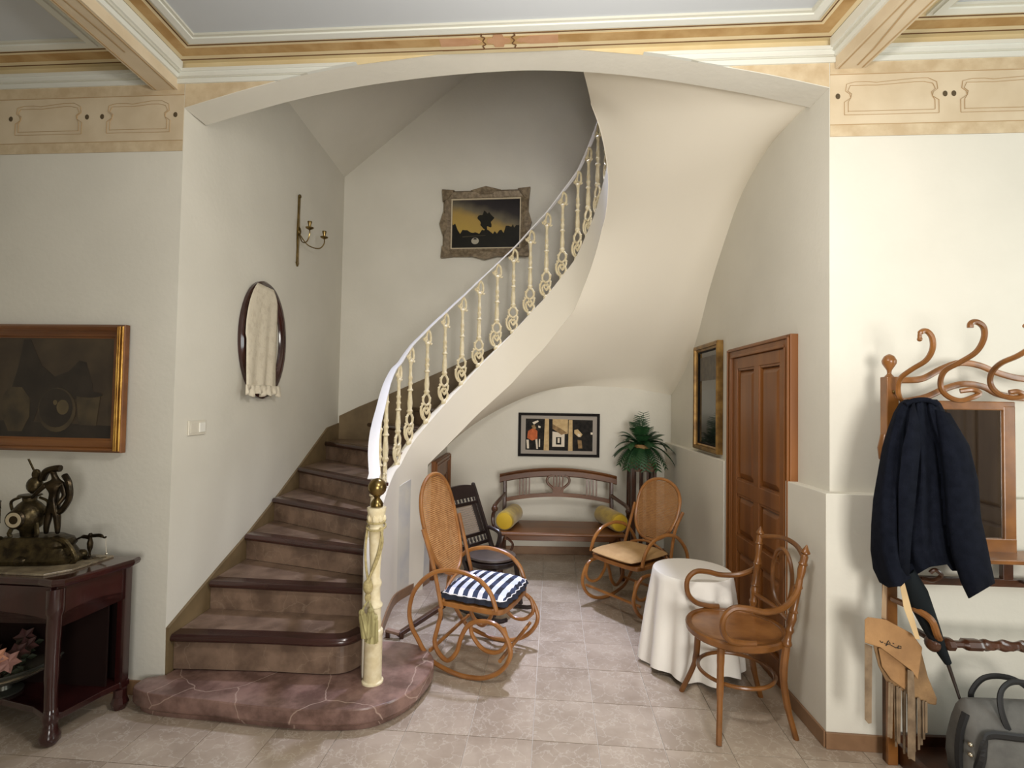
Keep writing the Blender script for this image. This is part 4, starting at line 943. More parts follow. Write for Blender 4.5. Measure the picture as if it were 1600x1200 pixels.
cu2 = thing('beige_cushion', 'flat beige cushion on the rear rocking chair', 'cushion', c2.matrix_basis @ Vector((.22, 0, .436)), math.radians(217))
b = B(); cushion(b, .235, .215, .036); obj('cover', b, M_bpad, cu2, smooth=True)

# ------------------------------------------------------------------ ebonised low chair
t = thing('low_dark_chair', 'low ebonised rocking chair with small cane panel and round leather seat', 'chair', (-.13, 4.02, 0), math.radians(-38))
SZ = .405
b = B(); b.lathe([(.001,SZ+.03),(.15,SZ+.034),(.185,SZ+.022),(.19,SZ+.01),(.17,SZ+.002),(.001,SZ)], 26, sx=1, sy=.95); obj('seat_pad', b, M_dleather, t, smooth=True)
b = B(); b.lathe([(.001,SZ-.045),(.18,SZ-.045),(.195,SZ-.03),(.195,SZ-.004),(.18,SZ+.002),(.001,SZ+.002)], 26, sx=1, sy=.95); obj('seat_frame', b, M_black, t, smooth=True)
def bp(z): return -.15-.24*(z-SZ)/.52
for sy in (-1, 1):
    b = B(); b.obox((bp(.30)+.02, sy*.165, .30), (bp(.885), sy*.185, .885), .032, .026, (0,1,0)); b.ball((bp(.885), sy*.185, .89), .018, seg=8); obj('back_post', b, M_black, t, bevel=.003)
    b = B(); b.tube(cr([(bp(.56), sy*.175, .56), (bp(.56)+.05, sy*.185, .565), (-.09, sy*.19, .54), (-.08, sy*.185, .49), (-.10, sy*.17, .40)], 6), .016, 8); obj('armrest', b, M_black, t, smooth=True)
    for sx in (-1, 1): b = B(); b.obox((sx*.13, sy*.13, SZ-.04), (sx*.16, sy*.16, .045), .028, .028, (0,1,0)); obj('leg', b, M_black, t, bevel=.003)
    b = B(); b.tube(cr([(-.36, sy*.165, .10), (-.2, sy*.165, .035), (0, sy*.165, .016), (.2, sy*.165, .03), (.28, sy*.165, .06)], 6), .016, 6, up=(0,1,0)); obj('rocker', b, M_black, t, smooth=True)
b = B(); rs = []
for i in range(13):
    v = -1+i/6; z1_ = .885+.02*(1-v*v); rs.append([Vector((bp(.86)-.008, v*.17, z1_)), Vector((bp(.8)-.008, v*.17, .80)), Vector((bp(.8)+.012, v*.17, .80)), Vector((bp(.86)+.012, v*.17, z1_))])
b.rings(rs); obj('crest_rail', b, M_black, t)
for zz_ in ((.745,.77), (.52,.545), (.455,.48)): b = B(); b.obox((bp((zz_[0]+zz_[1])/2), -.17, (zz_[0]+zz_[1])/2), (bp((zz_[0]+zz_[1])/2), .17, (zz_[0]+zz_[1])/2), .02, zz_[1]-zz_[0]); obj('back_rail', b, M_black, t)
for (za, zb_) in ((.77,.80), (.48,.52)):
    for i in range(8): y = -.14+.04*i; b = B(); b.tube([(bp(za), y, za), (bp((za+zb_)/2), y, (za+zb_)/2), (bp(zb_), y, zb_)], [.006,.010,.006], 6); obj('spindle', b, M_black, t)
for y in (-.12, .12): b = B(); b.obox((bp(.54), y, .54), (bp(.75), y, .75), .05, .016, (0,1,0)); obj('panel_stile', b, M_black, t)
b = B(); cane(b, lambda a, h: True, -.10, .10, .545, .745, lambda a, h: Vector((bp(h), a, h)), .009, .0045, .015, .0085); obj('cane_panel', b, mat('greyed_cane', (128,112,94), .6), t)
for x in (-.16, .16): b = B(); b.tube([(x,-.16,.14),(x,.16,.14)], .010, 6); obj('stretcher', b, M_black, t)

# wooden bar frame behind the rocking chair
fA = atZ(622, 992, .03); fB = atZ(694, 945, .10); fC = atZ(604, 984, .05)
t = thing('low_wooden_rack', 'low dark wooden bar rack on the floor between stair wall and rocking chair', 'rack', (fA.x, fA.y, 0))
rel = lambda p: Vector((p.x-fA.x, p.y-fA.y, p.z))
b = B(); b.obox(rel(fA), rel(fB), .034, .03); obj('bar', b, M_dstand, t, bevel=.003)
b = B(); b.obox(rel(fC), rel(fA)+Vector((.01,0,.01)), .035, .02); obj('cross_bar', b, mat('worn_pale_wood', (150,122,104), .5), t, bevel=.003)
for p_, q_ in (((.02,.02,0),(.02,.02,.035)), (rel(Vector((fB.x, fB.y, 0)))-Vector((.02,.01,0)), rel(fB)-Vector((.02,.01,.01))), (rel(Vector((fC.x+.01, fC.y, 0))), rel(fC)+Vector((.01,0,0)))):
    b = B(); b.obox(p_, q_, .027, .027); obj('foot', b, M_dstand, t)

# ------------------------------------------------------------------ round table under a white cloth
t = thing('round_table', 'small round table under the floor-length white cloth', 'table', (1.13, 3.27, 0))
b = B(); b.lathe([(.001,.55),(.222,.55),(.226,.56),(.222,.57),(.001,.57)], 32); obj('tabletop', b, M_bench, t)
for k in range(3): a = k*2*PI/3+.4; b = B(); b.obox((.12*math.cos(a), .12*math.sin(a), .55), (.17*math.cos(a), .17*math.sin(a), 0), .03, .03, (0,1,.01)); obj('leg', b, M_bench, t)
b = B(); rs = []; n = 120; rnd = [random.uniform(.8, 1.2) for _ in range(12)]
for z, R_, am in ((.5725,.02,0),(.574,.12,0),(.5745,.215,0),(.573,.230,.0),(.565,.236,.001),(.53,.240,.006),(.45,.248,.015),(.32,.262,.026),(.18,.275,.034),(.08,.285,.040),(.03,.288,.042)):
    ring_ = []
    for i in range(n):
        a = 2*PI*i/n; f_ = math.sin(11*a+.8*math.sin(2*a)+1.1*math.sin(a+.5)); f_ = math.copysign(abs(f_)**.75, f_)
        r = R_+am*f_*(.8+.35*math.sin(3*a)); zz_ = z+(.012*math.sin(5*a+1)+.008*math.sin(11*a) if z < .1 else 0); ring_.append(Vector((r*math.cos(a), r*math.sin(a), zz_)))
    rs.append(ring_)
b.rings(rs, cap=False); b.f.append(tuple(range(n)))
tc_ = obj('tablecloth', b, M_cloth, None, smooth=True); tc_.location = (1.13, 3.27, 0); tag(tc_, 'white floor-length cloth draped over the small round table', 'tablecloth')

# ------------------------------------------------------------------ bentwood armchair in front
t = thing('armchair', 'chestnut bentwood armchair with round cane-style seat in front of the pine door', 'chair', (1.175, 2.74, 0), PI)
# local: +x = forward (to photo left), +y = towards camera
SZ = .44; sx_, sy_ = .245, .235
def ring3(R_, z, wob=0): return [Vector((R_*sx_*math.cos(2*PI*k/40), R_*sy_*math.sin(2*PI*k/40)*(1+.06*math.cos(2*PI*k/40)), z)) for k in range(40)]
b = B(); b.rings([ring3(.95, SZ-.022), ring3(1, SZ-.012), ring3(1.01, SZ+.012), ring3(.985, SZ+.02), ring3(.90, SZ+.02), ring3(.88, SZ+.012), ring3(.88, SZ-.02)], cap=False); obj('seat_frame', b, M_bent2, t, smooth=True)
b = B(); b.rings([ring3(.885, SZ+.004), ring3(.88, SZ+.0125), ring3(.6, SZ+.010), ring3(.2, SZ+.007)]); obj('seat_panel', b, wood('pressed_seat', (160,108,58), (128,80,38), .35, 12, (1,1,1)), t, smooth=True)
feet = {(1,1): (.185,.24), (1,-1): (.215,-.215)}
for sy in (1, -1):
    fx, fy = (.178, .235) if sy > 0 else (.205, -.225)
    b = B(); b.tube(cr([(.135, sy*.15, SZ-.01), (.14, sy*.155, .33), (.15, sy*.175, .18), (fx, fy, .0)], 6), [.019]*6+[.0175]*6+[.014]*6+[.014], 8); obj('leg', b, M_bent2, t, smooth=True)
    # rear leg flowing into the turned back post
    lo = [(-.215, sy*.18, .0), (-.175, sy*.175, .15), (-.155, sy*.175, .30), (-.165, sy*.18, .44)]
    b = B(); b.tube(cr(lo, 6), [.014]*6+[.017]*6+[.019]*7, 8); obj('leg', b, M_bent2, t, smooth=True)
    lo_p = Vector((-.165, sy*.18, .44)); hi_p = Vector((-.262 if sy > 0 else -.215, sy*.185, .925)); ax = (hi_p-lo_p); Q_ = Matrix.Translation(lo_p) @ ax.to_track_quat('Z', 'Y').to_matrix().to_4x4(); Lp = ax.length
    prof = [(.019,0),(.024,.01),(.024,.018),(.017,.03),(.015,.06),(.021,.075),(.021,.082),(.015,.095),(.020,.12),(.022,.14),(.017,.16),(.022,.168),(.016,.18),(.016,.28),(.021,.288),(.015,.30),(.014,.33),(.019,.37),(.017,.395),(.022,.40),(.016,.41),(.017,.44),(.012,.447),(.022,.455),(.022,.46),(.012,.475),(.002,.495)]
    b = B(); b.lathe([(r, z*Lp/.495) for r, z in prof], 12, M=Q_); obj('back_post', b, M_bent2, t, smooth=True)
def post(sy, z): a = (z-.44)/.485; return Vector((-.165-(.097 if sy > 0 else .05)*a, sy*(.18+.005*a), z))
b = B(); A_, B_ = post(1, .86), post(-1, .87); b.tube(cr([A_, (A_+B_)/2*1.0+Vector((-.045,.07,.025)), (A_+B_)/2+Vector((-.045,-.07,.028)), B_], 6), .0125, 8); obj('crest_rail', b, M_bent2, t, smooth=True)
b = B(); A_, B_ = post(1, .55), post(-1, .56); b.tube(cr([A_, (A_+B_)/2+Vector((-.02,0,0)), B_], 6), .0115, 8); obj('lower_rail', b, M_bent2, t, smooth=True)
b = B(); cx_ = -.225; b.tube([(cx_-.05*(math.sin(a)*.14+.0)-.012, .098*math.cos(a), .705+.148*math.sin(a)) for a in [2*PI*i/36 for i in range(36)]], .0105, 8, closed=True); obj('back_loop', b, M_bent2, t, smooth=True)
for sy in (1, -1):
    y0_ = sy*.195
    pts = [tuple(post(sy, .76)), (-.205, y0_*1.02, .70), (-.13, sy*.235, .645), (-.03, sy*.26, .63), (.05, sy*.265, .645), (.12, sy*.26, .645), (.165, sy*.255, .60), (.165, sy*.245, .53), (.125, sy*.235, .485), (.06, sy*.225, .470), (.0, sy*.222, .468)]
    b = B(); b.tube(cr(pts, 6), [.018]*4+[.0155]*6+[.0135]*60, 8) if False else b.tube(cr(pts, 6), .0145, 8); obj('armrest', b, M_bent2, t, smooth=True)
b = B(); b.tube([(.183*math.cos(a), .183*math.sin(a), .235) for a in [2*PI*i/36 for i in range(36)]], .010, 8, closed=True); obj('leg_ring', b, M_bent2, t, smooth=True)

# ------------------------------------------------------------------ console table with clock
tx, ty = -2.06, 2.79
TD_ = math.atan2(-.265, 3.37)
t = thing('console_table', 'dark mahogany console table with marble top left of the stairs', 'console table', (-2.385, 2.69, 0), TD_)
# local: x across (right end +.44), y depth (+ = wall)
RX_, FY = .40, -.27
b = B(); top_o = [(-.62,.11),(.46,.11),(.47,.06),(.40,-.26),(.36,-.285),(.28,-.27),(-.3,-.27),(-.62,-.28)]
rs = []
for d, z in ((.02,.715),(.006,.722),(0,.735),(.004,.748),(.012,.752)): rs.append([Vector((x*(1-d), y-(d if y > 0 else -d), z)) for x, y in top_o])
b.rings(rs); obj('top', b, M_mahog, t)
b = B(); b.prism([(-.58,.075),(.34,.075),(.33,-.15),(.27,-.235),(-.58,-.235)], .010, 'z', .752); obj('marble_slab', b, marble('grey_marble_slab', (150,136,112), (104,92,74), (176,164,140), 14, 12, .3, .04, .5), t, bevel=.002)
# aprons with a shaped lower edge
def apron(p, q, m=M_mahog):
    p = Vector((*p, 0)); q = Vector((*q, 0)); d = q-p; L_ = d.length; Mx = Matrix.Translation(p) @ Matrix.Rotation(math.atan2(d.y, d.x), 4, 'Z')
    pts = [(0,.715),(L_,.715),(L_,.55)]
    for i in range(13): s_ = 1-i/12; pts.append((L_*s_, .565+.035*math.sin(PI*s_)**.6))
    pts.append((0,.52)); b = B(); b.prism(pts, .022, 'y', 0, Mx); return obj('apron', b, m, t, bevel=.003)
apron((.355,-.25), (.43,.08)); apron((-.6,-.262), (.335,-.262))
b = B(); b.box((-.6,.085,.10), (.42,.10,.71)); obj('back_panel', b, M_inner, t)  # back board coloured dark for the shade under the top
b = B(); b.box((-.585,-.0,.10), (.385,.01,.56)); obj('shade_panel', b, M_inner, t)  # dark sheet stands in for the shaded interior
def cleg(x, y):
    b = B(); b.tube(cr([(x,y,.70),(x+.004,y-.004,.60),(x-.004,y+.002,.50),(x-.004,y,.30),(x,y,.16)], 5), [.036]*6+[.030]*5+[.028]*5+[.026]*5, 10)
    b.lathe([(.03,.10),(.034,.12),(.026,.16),(.02,.17)], 12, (x,y,0)); b.lathe([(.001,0),(.024,.0),(.04,.02),(.042,.045),(.03,.07),(.028,.10)], 12, (x,y,0)); obj('leg', b, M_mahog, t, smooth=True)
cleg(.335,-.235); cleg(-.56,-.235); 
b = B(); b.box((.395,.045,.10),(.435,.085,.71)); b.lathe([(.001,0),(.03,0),(.04,.03),(.03,.06),(.03,.10)], 12, (.415,.06,0)); obj('leg', b, M_mahog, t)
b = B(); b.box((-.58,.045,.10),(-.54,.085,.71)); b.lathe([(.001,0),(.03,0),(.04,.03),(.03,.06),(.03,.10)], 12, (-.56,.06,0)); obj('leg', b, M_mahog, t)
b = B(); b.prism([(-.58,.09),(.44,.09),(.40,-.04),(.37,-.21),(.33,-.25),(.2,-.19),(.0,-.15),(-.2,-.15),(-.4,-.19),(-.55,-.25)], .03, 'z', .105); obj('shelf', b, M_mahog, t, bevel=.004)
TM = Matrix.Translation((-2.385, 2.69, 0)) @ Matrix.Rotation(TD_, 4, 'Z')
def onT(x, y, z): return TM @ Vector((x, y, z))
# figural clock
ck = thing('mantel_clock', 'dark bronze figural mantel clock with a round dial on the console table', 'clock', onT(.04, -.06, .7635), TD_+.15)
b = B(); rs = []
for sx1, sy1, z in ((.215,.09,0),(.22,.095,.02),(.19,.08,.04),(.17,.07,.07),(.18,.075,.085),(.165,.07,.11),(.12,.06,.125)):
    rs.append([Vector((sx1*math.copysign(abs(math.cos(a))**.6, math.cos(a)), sy1*math.copysign(abs(math.sin(a))**.6, math.sin(a)), z)) for a in [2*PI*k/28 for k in range(28)]])
b.rings(rs)
for a, c in ((-.2,-.03),(.2,-.03),(-.19,.04),(.19,.04),(0,-.08)): b.ball((a, c, .02), .026, 1.2, 1, .9, 8)
for sx in (-1,1): b.tube([(sx*p.x, -.05, p.y) for p in cr([(.12,.12,0),(.17,.11,0),(.21,.06,0),(.225,.02,0),(.21,.0,0)], 4)], .012, 6)
obj('base', b, M_gbronze, ck, smooth=True)
b = B(); b.lathe([(.001,.12),(.03,.12),(.035,.15),(.055,.17),(.07,.21),(.068,.25),(.045,.28),(.028,.295),(.03,.31),(.05,.32),(.045,.325),(.02,.325)], 18, (-.035,0,0)); 
for sx in (-1,1): b.tube([(-.035+sx*p.x, 0, p.y) for p in cr([(.045,.31,0),(.085,.29,0),(.08,.25,0),(.06,.22,0)], 4)], .007, 6)
for a in (-.05,.05): b.tube([(-.035+a,-.02,.19),(-.035+a*1.3,-.03,.14),(-.035+a*1.1,-.03,.11)], .01, 6)
ck_b = obj('urn_body', b, M_gbronze, ck, smooth=True)
Mx = Matrix.Translation((-.045,-.062,.215)) @ Matrix.Rotation(PI/2, 4, 'X')
b = B(); b.lathe([(.001,-.0),(.042,.0),(.046,.008),(.040,.016),(.001,.014)], 24, M=Mx); obj('dial_rim', b, M_bronze, ck_b, smooth=True)
b = B(); b.lathe([(.020,.0165),(.021,.0175),(.034,.0175),(.036,.0165)], 24, M=Mx, cap=False); obj('chapter_ring', b, mat('enamel_ring', (170,156,128), .4), ck_b)
# standing figure: one continuous body
def skin_body(name, V, E, R_, m, parent, sub=1):
    me = bpy.data.meshes.new(name); me.from_pydata(V, E, []); o = bpy.data.objects.new(name, me); COL.objects.link(o); o.parent = parent
    md = o.modifiers.new('skin', 'SKIN'); md.use_smooth_shade = True
    for i, sv in enumerate(me.skin_vertices[0].data): sv.radius = (R_[i], R_[i]); sv.use_root = (i == 0)
    s_ = o.modifiers.new('sub', 'SUBSURF'); s_.levels = sub; s_.render_levels = sub; me.materials.append(m); return o
if not bpy.data.meshes.new('x').skin_vertices: pass
def figure(parent, m):
    V = [(.075,0,.27),(.078,0,.32),(.085,.0,.37),(.082,0,.40),(.075,-.005,.43),(.07,-.01,.455),  # pelvis, waist, chest, shoulders, neck, head
         (.058,0,.22),(.052,-.005,.17),(.048,0,.128),(.096,0,.22),(.100,-.0,.17),(.102,0,.128),
         (.115,0,.375),(.135,-.01,.32),(.115,-.03,.275),(.05,-.02,.375),(.02,-.03,.34),(-.005,-.03,.31)]
    E_ = [(0,1),(1,2),(2,3),(3,4),(4,5),(0,6),(6,7),(7,8),(0,9),(9,10),(10,11),(2,12),(12,13),(13,14),(2,15),(15,16),(16,17)]
    R2 = [.026,.022,.028,.016,.012,.020,.018,.014,.010,.018,.014,.010,.015,.012,.009,.014,.011,.008]
    me = bpy.data.meshes.new('figure'); me.from_pydata(V, E_, []); o = bpy.data.objects.new('figure', me); COL.objects.link(o); o.parent = parent
    md = o.modifiers.new('skin', 'SKIN'); md.use_smooth_shade = True
    if not me.skin_vertices:
        bm_ = bmesh.new(); bm_.from_mesh(me); bm_.verts.layers.skin.verify(); bm_.to_mesh(me); bm_.free()
    for i, sv in enumerate(me.skin_vertices[0].data): sv.radius = (R2[i], R2[i]); sv.use_root = (i == 0)
    s_ = o.modifiers.new('sub', 'SUBSURF'); s_.levels = 2; s_.render_levels = 2; me.materials.append(m); return o
fg = figure(ck, M_bronze)
b = B(); b.tube(cr([(.115,.01,.42),(.145,.0,.38),(.15,0,.31),(.12,0,.25),(.1,0,.235)], 6), .014, 8); b.tube(cr([(.02,0,.40),(.045,-.01,.44),(.085,-.01,.455),(.11,-.01,.455)], 5), .017, 8); obj('cloak', b, M_bronze, fg, smooth=True)
b = B(); b.tube([(-.01,0,.42),(-.035,0,.47),(-.05,0,.50)], .005, 6); b.ball((-.015,0,.37), .036, 1, .8, 1.2, 10); b.ball((-.01,0,.425),.02,1,.8,1.3,8); obj('finial_bouquet', b, M_gbronze, ck_b, smooth=True)
# small metal bird figurine on the table
fg2 = thing('bird_figurine', 'small dark metal bird figurine with outspread wings beside the clock', 'figurine', onT(.265, .01, .7635), TD_)
b = B(); b.lathe([(.001,0),(.028,0),(.026,.006),(.006,.012),(.005,.03),(.012,.05),(.014,.075),(.008,.10),(.012,.115),(.006,.125),(.001,.126)], 12); b.tube(cr([(0,0,.11),(.05,0,.115),(.075,0,.105),(.085,0,.11)], 5), [.009]*8+[.005]*7+[.004], 6); b.tube(cr([(0,0,.10),(-.04,0,.105),(-.085,0,.085)], 5), [.010]*6+[.005]*4+[.003], 6); obj('body', b, M_bronze, fg2, smooth=True)
b = B(); b.tube([(.083,0,.108),(.085,0,.07),(.09,0,.03)], .0015, 4); b.ball((.09,0,.025),.006,seg=6); b.tube([(-.02,0,.005),(.06,-.005,.004),(.10,-.01,.012)], .004, 5); obj('chain', b, M_silver, fg2)
# lattice candle holder at the photo's left edge
t2 = thing('lattice_candle_holder', 'dark metal lattice candle holder at the left edge of the console table', 'candle holder', onT(-.19, -.10, .7635))
b = B(); b.lathe([(.001,0),(.05,0),(.05,.01),(.012,.025),(.010,.14),(.02,.16),(.02,.17)], 14); obj('stem', b, M_bronze, t2, smooth=True)
b = B()
for z in (.18,.215,.25,.285): b.tube([(.052*math.cos(2*PI*i/20), .052*math.sin(2*PI*i/20), z) for i in range(20)], .004, 5, closed=True)
for k in range(10): a = 2*PI*k/10; b.tube([(.052*math.cos(a), .052*math.sin(a), .18), (.052*math.cos(a), .052*math.sin(a), .285)], .003, 4)
b.lathe([(.001,.17),(.045,.175),(.052,.18)], 14); obj('lattice_cup', b, M_bronze, t2)
# bowl of flowers on the lower shelf
bw = thing('flower_bowl', 'footed pewter bowl on the shelf of the console table', 'bowl', onT(-.05, -.10, .1365))
b = B(); b.lathe([(.001,0),(.07,0),(.075,.01),(.03,.02),(.02,.05),(.03,.06),(.14,.085),(.205,.12),(.225,.15),(.235,.155),(.225,.16),(.19,.13),(.001,.09)], 32); obj('bowl_body', b, M_bowl, bw, smooth=True)
b = B(); b.lathe([(.212,.128),(.222,.13),(.226,.138),(.216,.14)], 32); obj('rim_band', b, M_silver, bw, smooth=True)
random.seed(5)
def flower(b, c, r, k=6, tilt=(0,0,1)):
    q = Vector(tilt).to_track_quat('Z', 'Y').to_matrix()
    for i in range(k):
        a = 2*PI*i/k; d = Vector((math.cos(a), math.sin(a), 0)); s_ = Vector((-math.sin(a), math.cos(a), 0)); vs = [Vector((0,0,0)), d*r*.5+s_*r*.32+Vector((0,0,r*.22)), d*r+Vector((0,0,r*.1)), d*r*.5-s_*r*.32+Vector((0,0,r*.22))]
        b.add([q @ v+Vector(c) for v in vs], [(0,1,2,3)])
for i in range(9):
    a = random.uniform(0, 2*PI); rr0 = random.uniform(.03, .15); c = onT(-.05+rr0*math.cos(a), -.10+rr0*math.sin(a), .33+random.uniform(0, .09)) 
    if i == 0: c = onT(.045, -.23, .36)
    if i == 1: c = onT(.10, -.22, .345)
    lab = ['pale pink silk flower at the front of the bowl under the console table', 'dusty mauve silk flower right of the pale pink one in the bowl'][i] if i < 2 else 'dark red silk flower in the bowl under the console table'
    o = thing('silk_flower', lab, 'flower', c, 0, 'silk flowers in the bowl' if i > 1 else 'pale silk flowers')
    b = B(); flower(b, (0,0,0), .055 if i < 2 else .05, 6, (.2,-.8,.6)); obj('petals', b, M_flow if i == 0 else (mat('mauve_flower', (150,110,100), .7) if i == 1 else M_flowd), o, solid=.002)
    b = B(); foot_ = onT(-.05+.4*rr0*math.cos(a), -.10+.4*rr0*math.sin(a), .25); b.tube([(0,0,0), tuple(foot_-c)], .003, 5); obj('stem', b, mat('flower_stem', (52,58,36), .7), o)
    b = B(); 
    for q_ in range(3): flower(b, (random.uniform(-.04,.04), random.uniform(.0,.03), -.03*(q_+1)), .04, 3, (random.uniform(-1,1), -.6, .5))
    obj('leaves', b, mat('silk_leaf', (44,50,30), .7), o)

# ------------------------------------------------------------------ hall stand on the right
HS = thing('hall_stand', 'bentwood hall stand with curled hooks and framed mirror on the right wall', 'hall stand', (1.73, 2.40, 0), math.atan2(-.265, 3.37)*.6)
IH = (Matrix.Translation((1.73, 2.40, 0)) @ Matrix.Rotation(math.atan2(-.265, 3.37)*.6, 4, 'Z')).inverted()
def hp(px, py, Y=2.38): return IH @ atY(px, py, Y)
def H(pts, Y=2.38, n=5): return cr([hp(x, y, Y) for x, y in pts], n)
b = B(); b.box((-.022,-.012,.0), (.022,.03,1.66)); b.box((-.026,-.02,1.40), (.026,.03,1.735)); b.lathe([(.02,1.735),(.008,1.75),(.01,1.765),(.028,1.795),(.03,1.81),(.02,1.83),(.004,1.84)], 14, (0,.005,0)); b.tube([(-.028,.0,1.36),(-.036,-.004,1.41),(-.022,-.004,1.47)], .022, 8); obj('post', b, M_stand, HS, smooth=True, bevel=.003)
b = B(); b.box((-.022,.0,.0), (.022,.03,.86)); obj('lower_post', b, M_dstand, HS, bevel=.003)
for z in (1.51, 1.665): b = B(); b.ball((.004,-.022,z), .009, seg=8); obj('stud', b, M_brass, HS, smooth=True)
x2 = 1.12
b = B(); b.box((x2-.022,-.012,0), (x2+.022,.03,1.735)); b.lathe([(.02,1.735),(.008,1.75),(.03,1.80),(.004,1.84)], 14, (x2,.005,0)); obj('post', b, M_stand, HS, bevel=.003)
for pts, r in (([(1408,594),(1440,592),(1470,577),(1500,567),(1530,571),(1560,583),(1600,592),(1660,590),(1720,580)], .013), ([(1408,628),(1445,621),(1475,608),(1505,600),(1535,604),(1560,616),(1600,622),(1660,618),(1720,612)], .013)):
    b = B(); b.tube(H(pts, 2.42), r, 8, flat=(1.15,.7), up=(0,0,1)); obj('wavy_rail', b, M_stand, HS, smooth=True)
def hook(dx, dy, big=1):
    base = [(1437,530),(1438,520),(1447,517),(1456,527),(1457,545),(1447,563),(1425,577),(1408,590),(1403,605),(1406,622),(1418,628)]
    pts = [hp(x+dx, y+dy, Y) for (x, y), Y in zip(base, [2.20,2.20,2.20,2.20,2.21,2.24,2.29,2.33,2.35,2.36,2.37])]
    b = B(); b.tube(cr(pts, 6), [.008]*6+[.011]*49+[.010]*6, 8, flat=(1,1)); b.ball(pts[0], .010, seg=8); return obj('hook', b, M_stand, HS, smooth=True)
hook(0, 0)
b = B(); b.tube(cr([hp(x, y, Y) for x, y, Y in [(1516,512,2.17),(1517,505,2.17),(1526,503,2.17),(1537,512,2.18),(1537,530,2.19),(1525,550,2.22),(1500,566,2.28),(1478,578,2.32),(1470,592,2.34),(1471,608,2.35),(1482,620,2.34),(1500,626,2.32),(1516,622,2.31),(1530,615,2.31),(1520,609,2.31),(1500,611,2.33)]], 6), .0115, 8); obj('hook', b, M_stand, HS, smooth=True)
b = B(); b.tube(cr([hp(x, y, Y) for x, y, Y in [(1602,508,2.14),(1615,520,2.15),(1612,540,2.18),(1592,555,2.22),(1565,567,2.28),(1551,580,2.32),(1547,595,2.34),(1552,608,2.34),(1566,618,2.33),(1586,622,2.31),(1600,618,2.31),(1590,612,2.31),(1577,613,2.32)]], 6), .0115, 8); obj('hook', b, M_stand, HS, smooth=True)
# mirror frame
mz0, mz1 = .985, 1.61; mx0, mx1 = .12, .545
b = B(); b.box((mx1-.052,-.005,mz0-.02), (mx1,.02,mz1)); b.box((mx0,-.005,mz0-.02), (mx0+.052,.02,mz1)); b.box((mx0,-.004,mz1-.02), (mx1,.02,mz1+.02)); b.box((mx0,-.006,mz0-.05), (mx1,.02,mz0+.03)); obj('mirror_frame', b, M_stand, HS, bevel=.004)
b = B(); b.box((mx0+.05,.004,mz0+.02), (mx1-.05,.008,mz1-.01)); obj('mirror_glass', b, M_mir, HS)
b = B(); b.box((.0,-.13,.935), (1.1,.03,.955)); obj('shelf', b, M_stand, HS, bevel=.004)
b = B(); b.box((.02,-.004,.80), (1.1,.02,.835)); obj('lower_rail', b, M_dstand, HS, bevel=.003)
b = B(); b.box((mx1-.06,-.004,.83), (mx1-.015,.02,.94)); obj('upright', b, M_dstand, HS, bevel=.003)
for (x, s_) in ((.135, 1), (.56, -1)):
    b = B(); b.tube(cr([(x, -.01, .83), (x+.012*s_, -.05, .835), (x+.03*s_, -.075, .865), (x+.0*s_, -.08, .89), (x-.018*s_, -.075, .875)], 5), .009, 8); obj('peg_hook', b, M_dstand, HS, smooth=True)
b = B(); n = 90; rs = []
for i in range(n+1):
    x = .085+1.02*i/n; q = i*.9
    r = .018 if i < 4 else (.03 if i < 7 else (.016 if i < 11 else (.027 if i < 17 else .020)))
    rs.append([Vector((x, -.14+r*(1+.22*math.cos(2*(2*PI*k/10)+q*(1 if i > 17 else 0)))*math.cos(2*PI*k/10), .60+r*(1+.22*math.cos(2*(2*PI*k/10)+q*(1 if i > 17 else 0)))*math.sin(2*PI*k/10))) for k in range(10)])
b.rings(rs); b.ball((.08,-.14,.60), .035, .8, 1, 1, 10); obj('twisted_bar', b, M_dstand, HS, smooth=True)
for xx in (.10, 1.05): b = B(); b.tube([(xx,-.14,.60),(xx,-.02,.60)], .014, 8); obj('bracket', b, M_dstand, HS)
b = B(); b.tube(cr([(.10,-.15,.62),(.06,-.19,.66),(.03,-.20,.72),(.0,-.16,.745),(-.01,-.03,.74)], 5), .014, 8); obj('umbrella_ring', b, M_stand, HS, smooth=True)
b = B(); b.box((.05,-.26,.03), (1.1,.05,.055)); b.box((.05,-.28,.0), (1.1,-.255,.085)); b.box((.03,-.28,0), (.055,.06,.085)); b.box((.05,.045,0), (1.1,.065,.10)); obj('umbrella_tray', b, M_dstand, HS, bevel=.004)
# jacket on the first hook
jk = thing('jacket', 'dark navy wool jacket hanging from the hall stand', 'jacket', (0, 0, 0))
J0 = atY(1450, 760, 2.26); jk.location = J0
rows_px = [(624,1414,1464),(630,1405,1470),(645,1396,1478),(670,1387,1492),(700,1378,1512),(740,1371,1524),(780,1364,1528),(820,1361,1530),(860,1360,1533),(890,1364,1538),(912,1374,1545)]
def jak(front):
    rows = []
    for r_i, (y, xl, xr) in enumerate(rows_px):
        v = r_i/(len(rows_px)-1); row = []
        for i in range(61):
            u = i/60; x = xl+(xr-xl)*u
            dep = .035+.055*min(1, v*1.6); prof = (1-(2*u-1)**6)
            k = min(1, .35+v)
            fold = (.036*abs(math.sin(u*8.5+.5*math.sin(v*4)+.4))-.014+.010*math.sin(u*27+v*3)+.006*math.sin(u*49-v*5))*k
            Y = 2.30+(-(dep*prof)-fold*prof if front else .035*prof)
            yy = y
            if r_i >= 8:
                hem = interp([(0,-2),(.08,6),(.2,4),(.26,-6),(.36,-16),(.46,-26),(.62,-30),(.66,-20),(.8,-20),(1,-30)], u); yy = y+hem*(r_i-7)/3
            row.append(atY(x, yy, Y)-J0)
        rows.append(row)
    return rows
b = B(); fr_ = jak(True); bk = jak(False); b.grid(fr_); b.grid(bk)
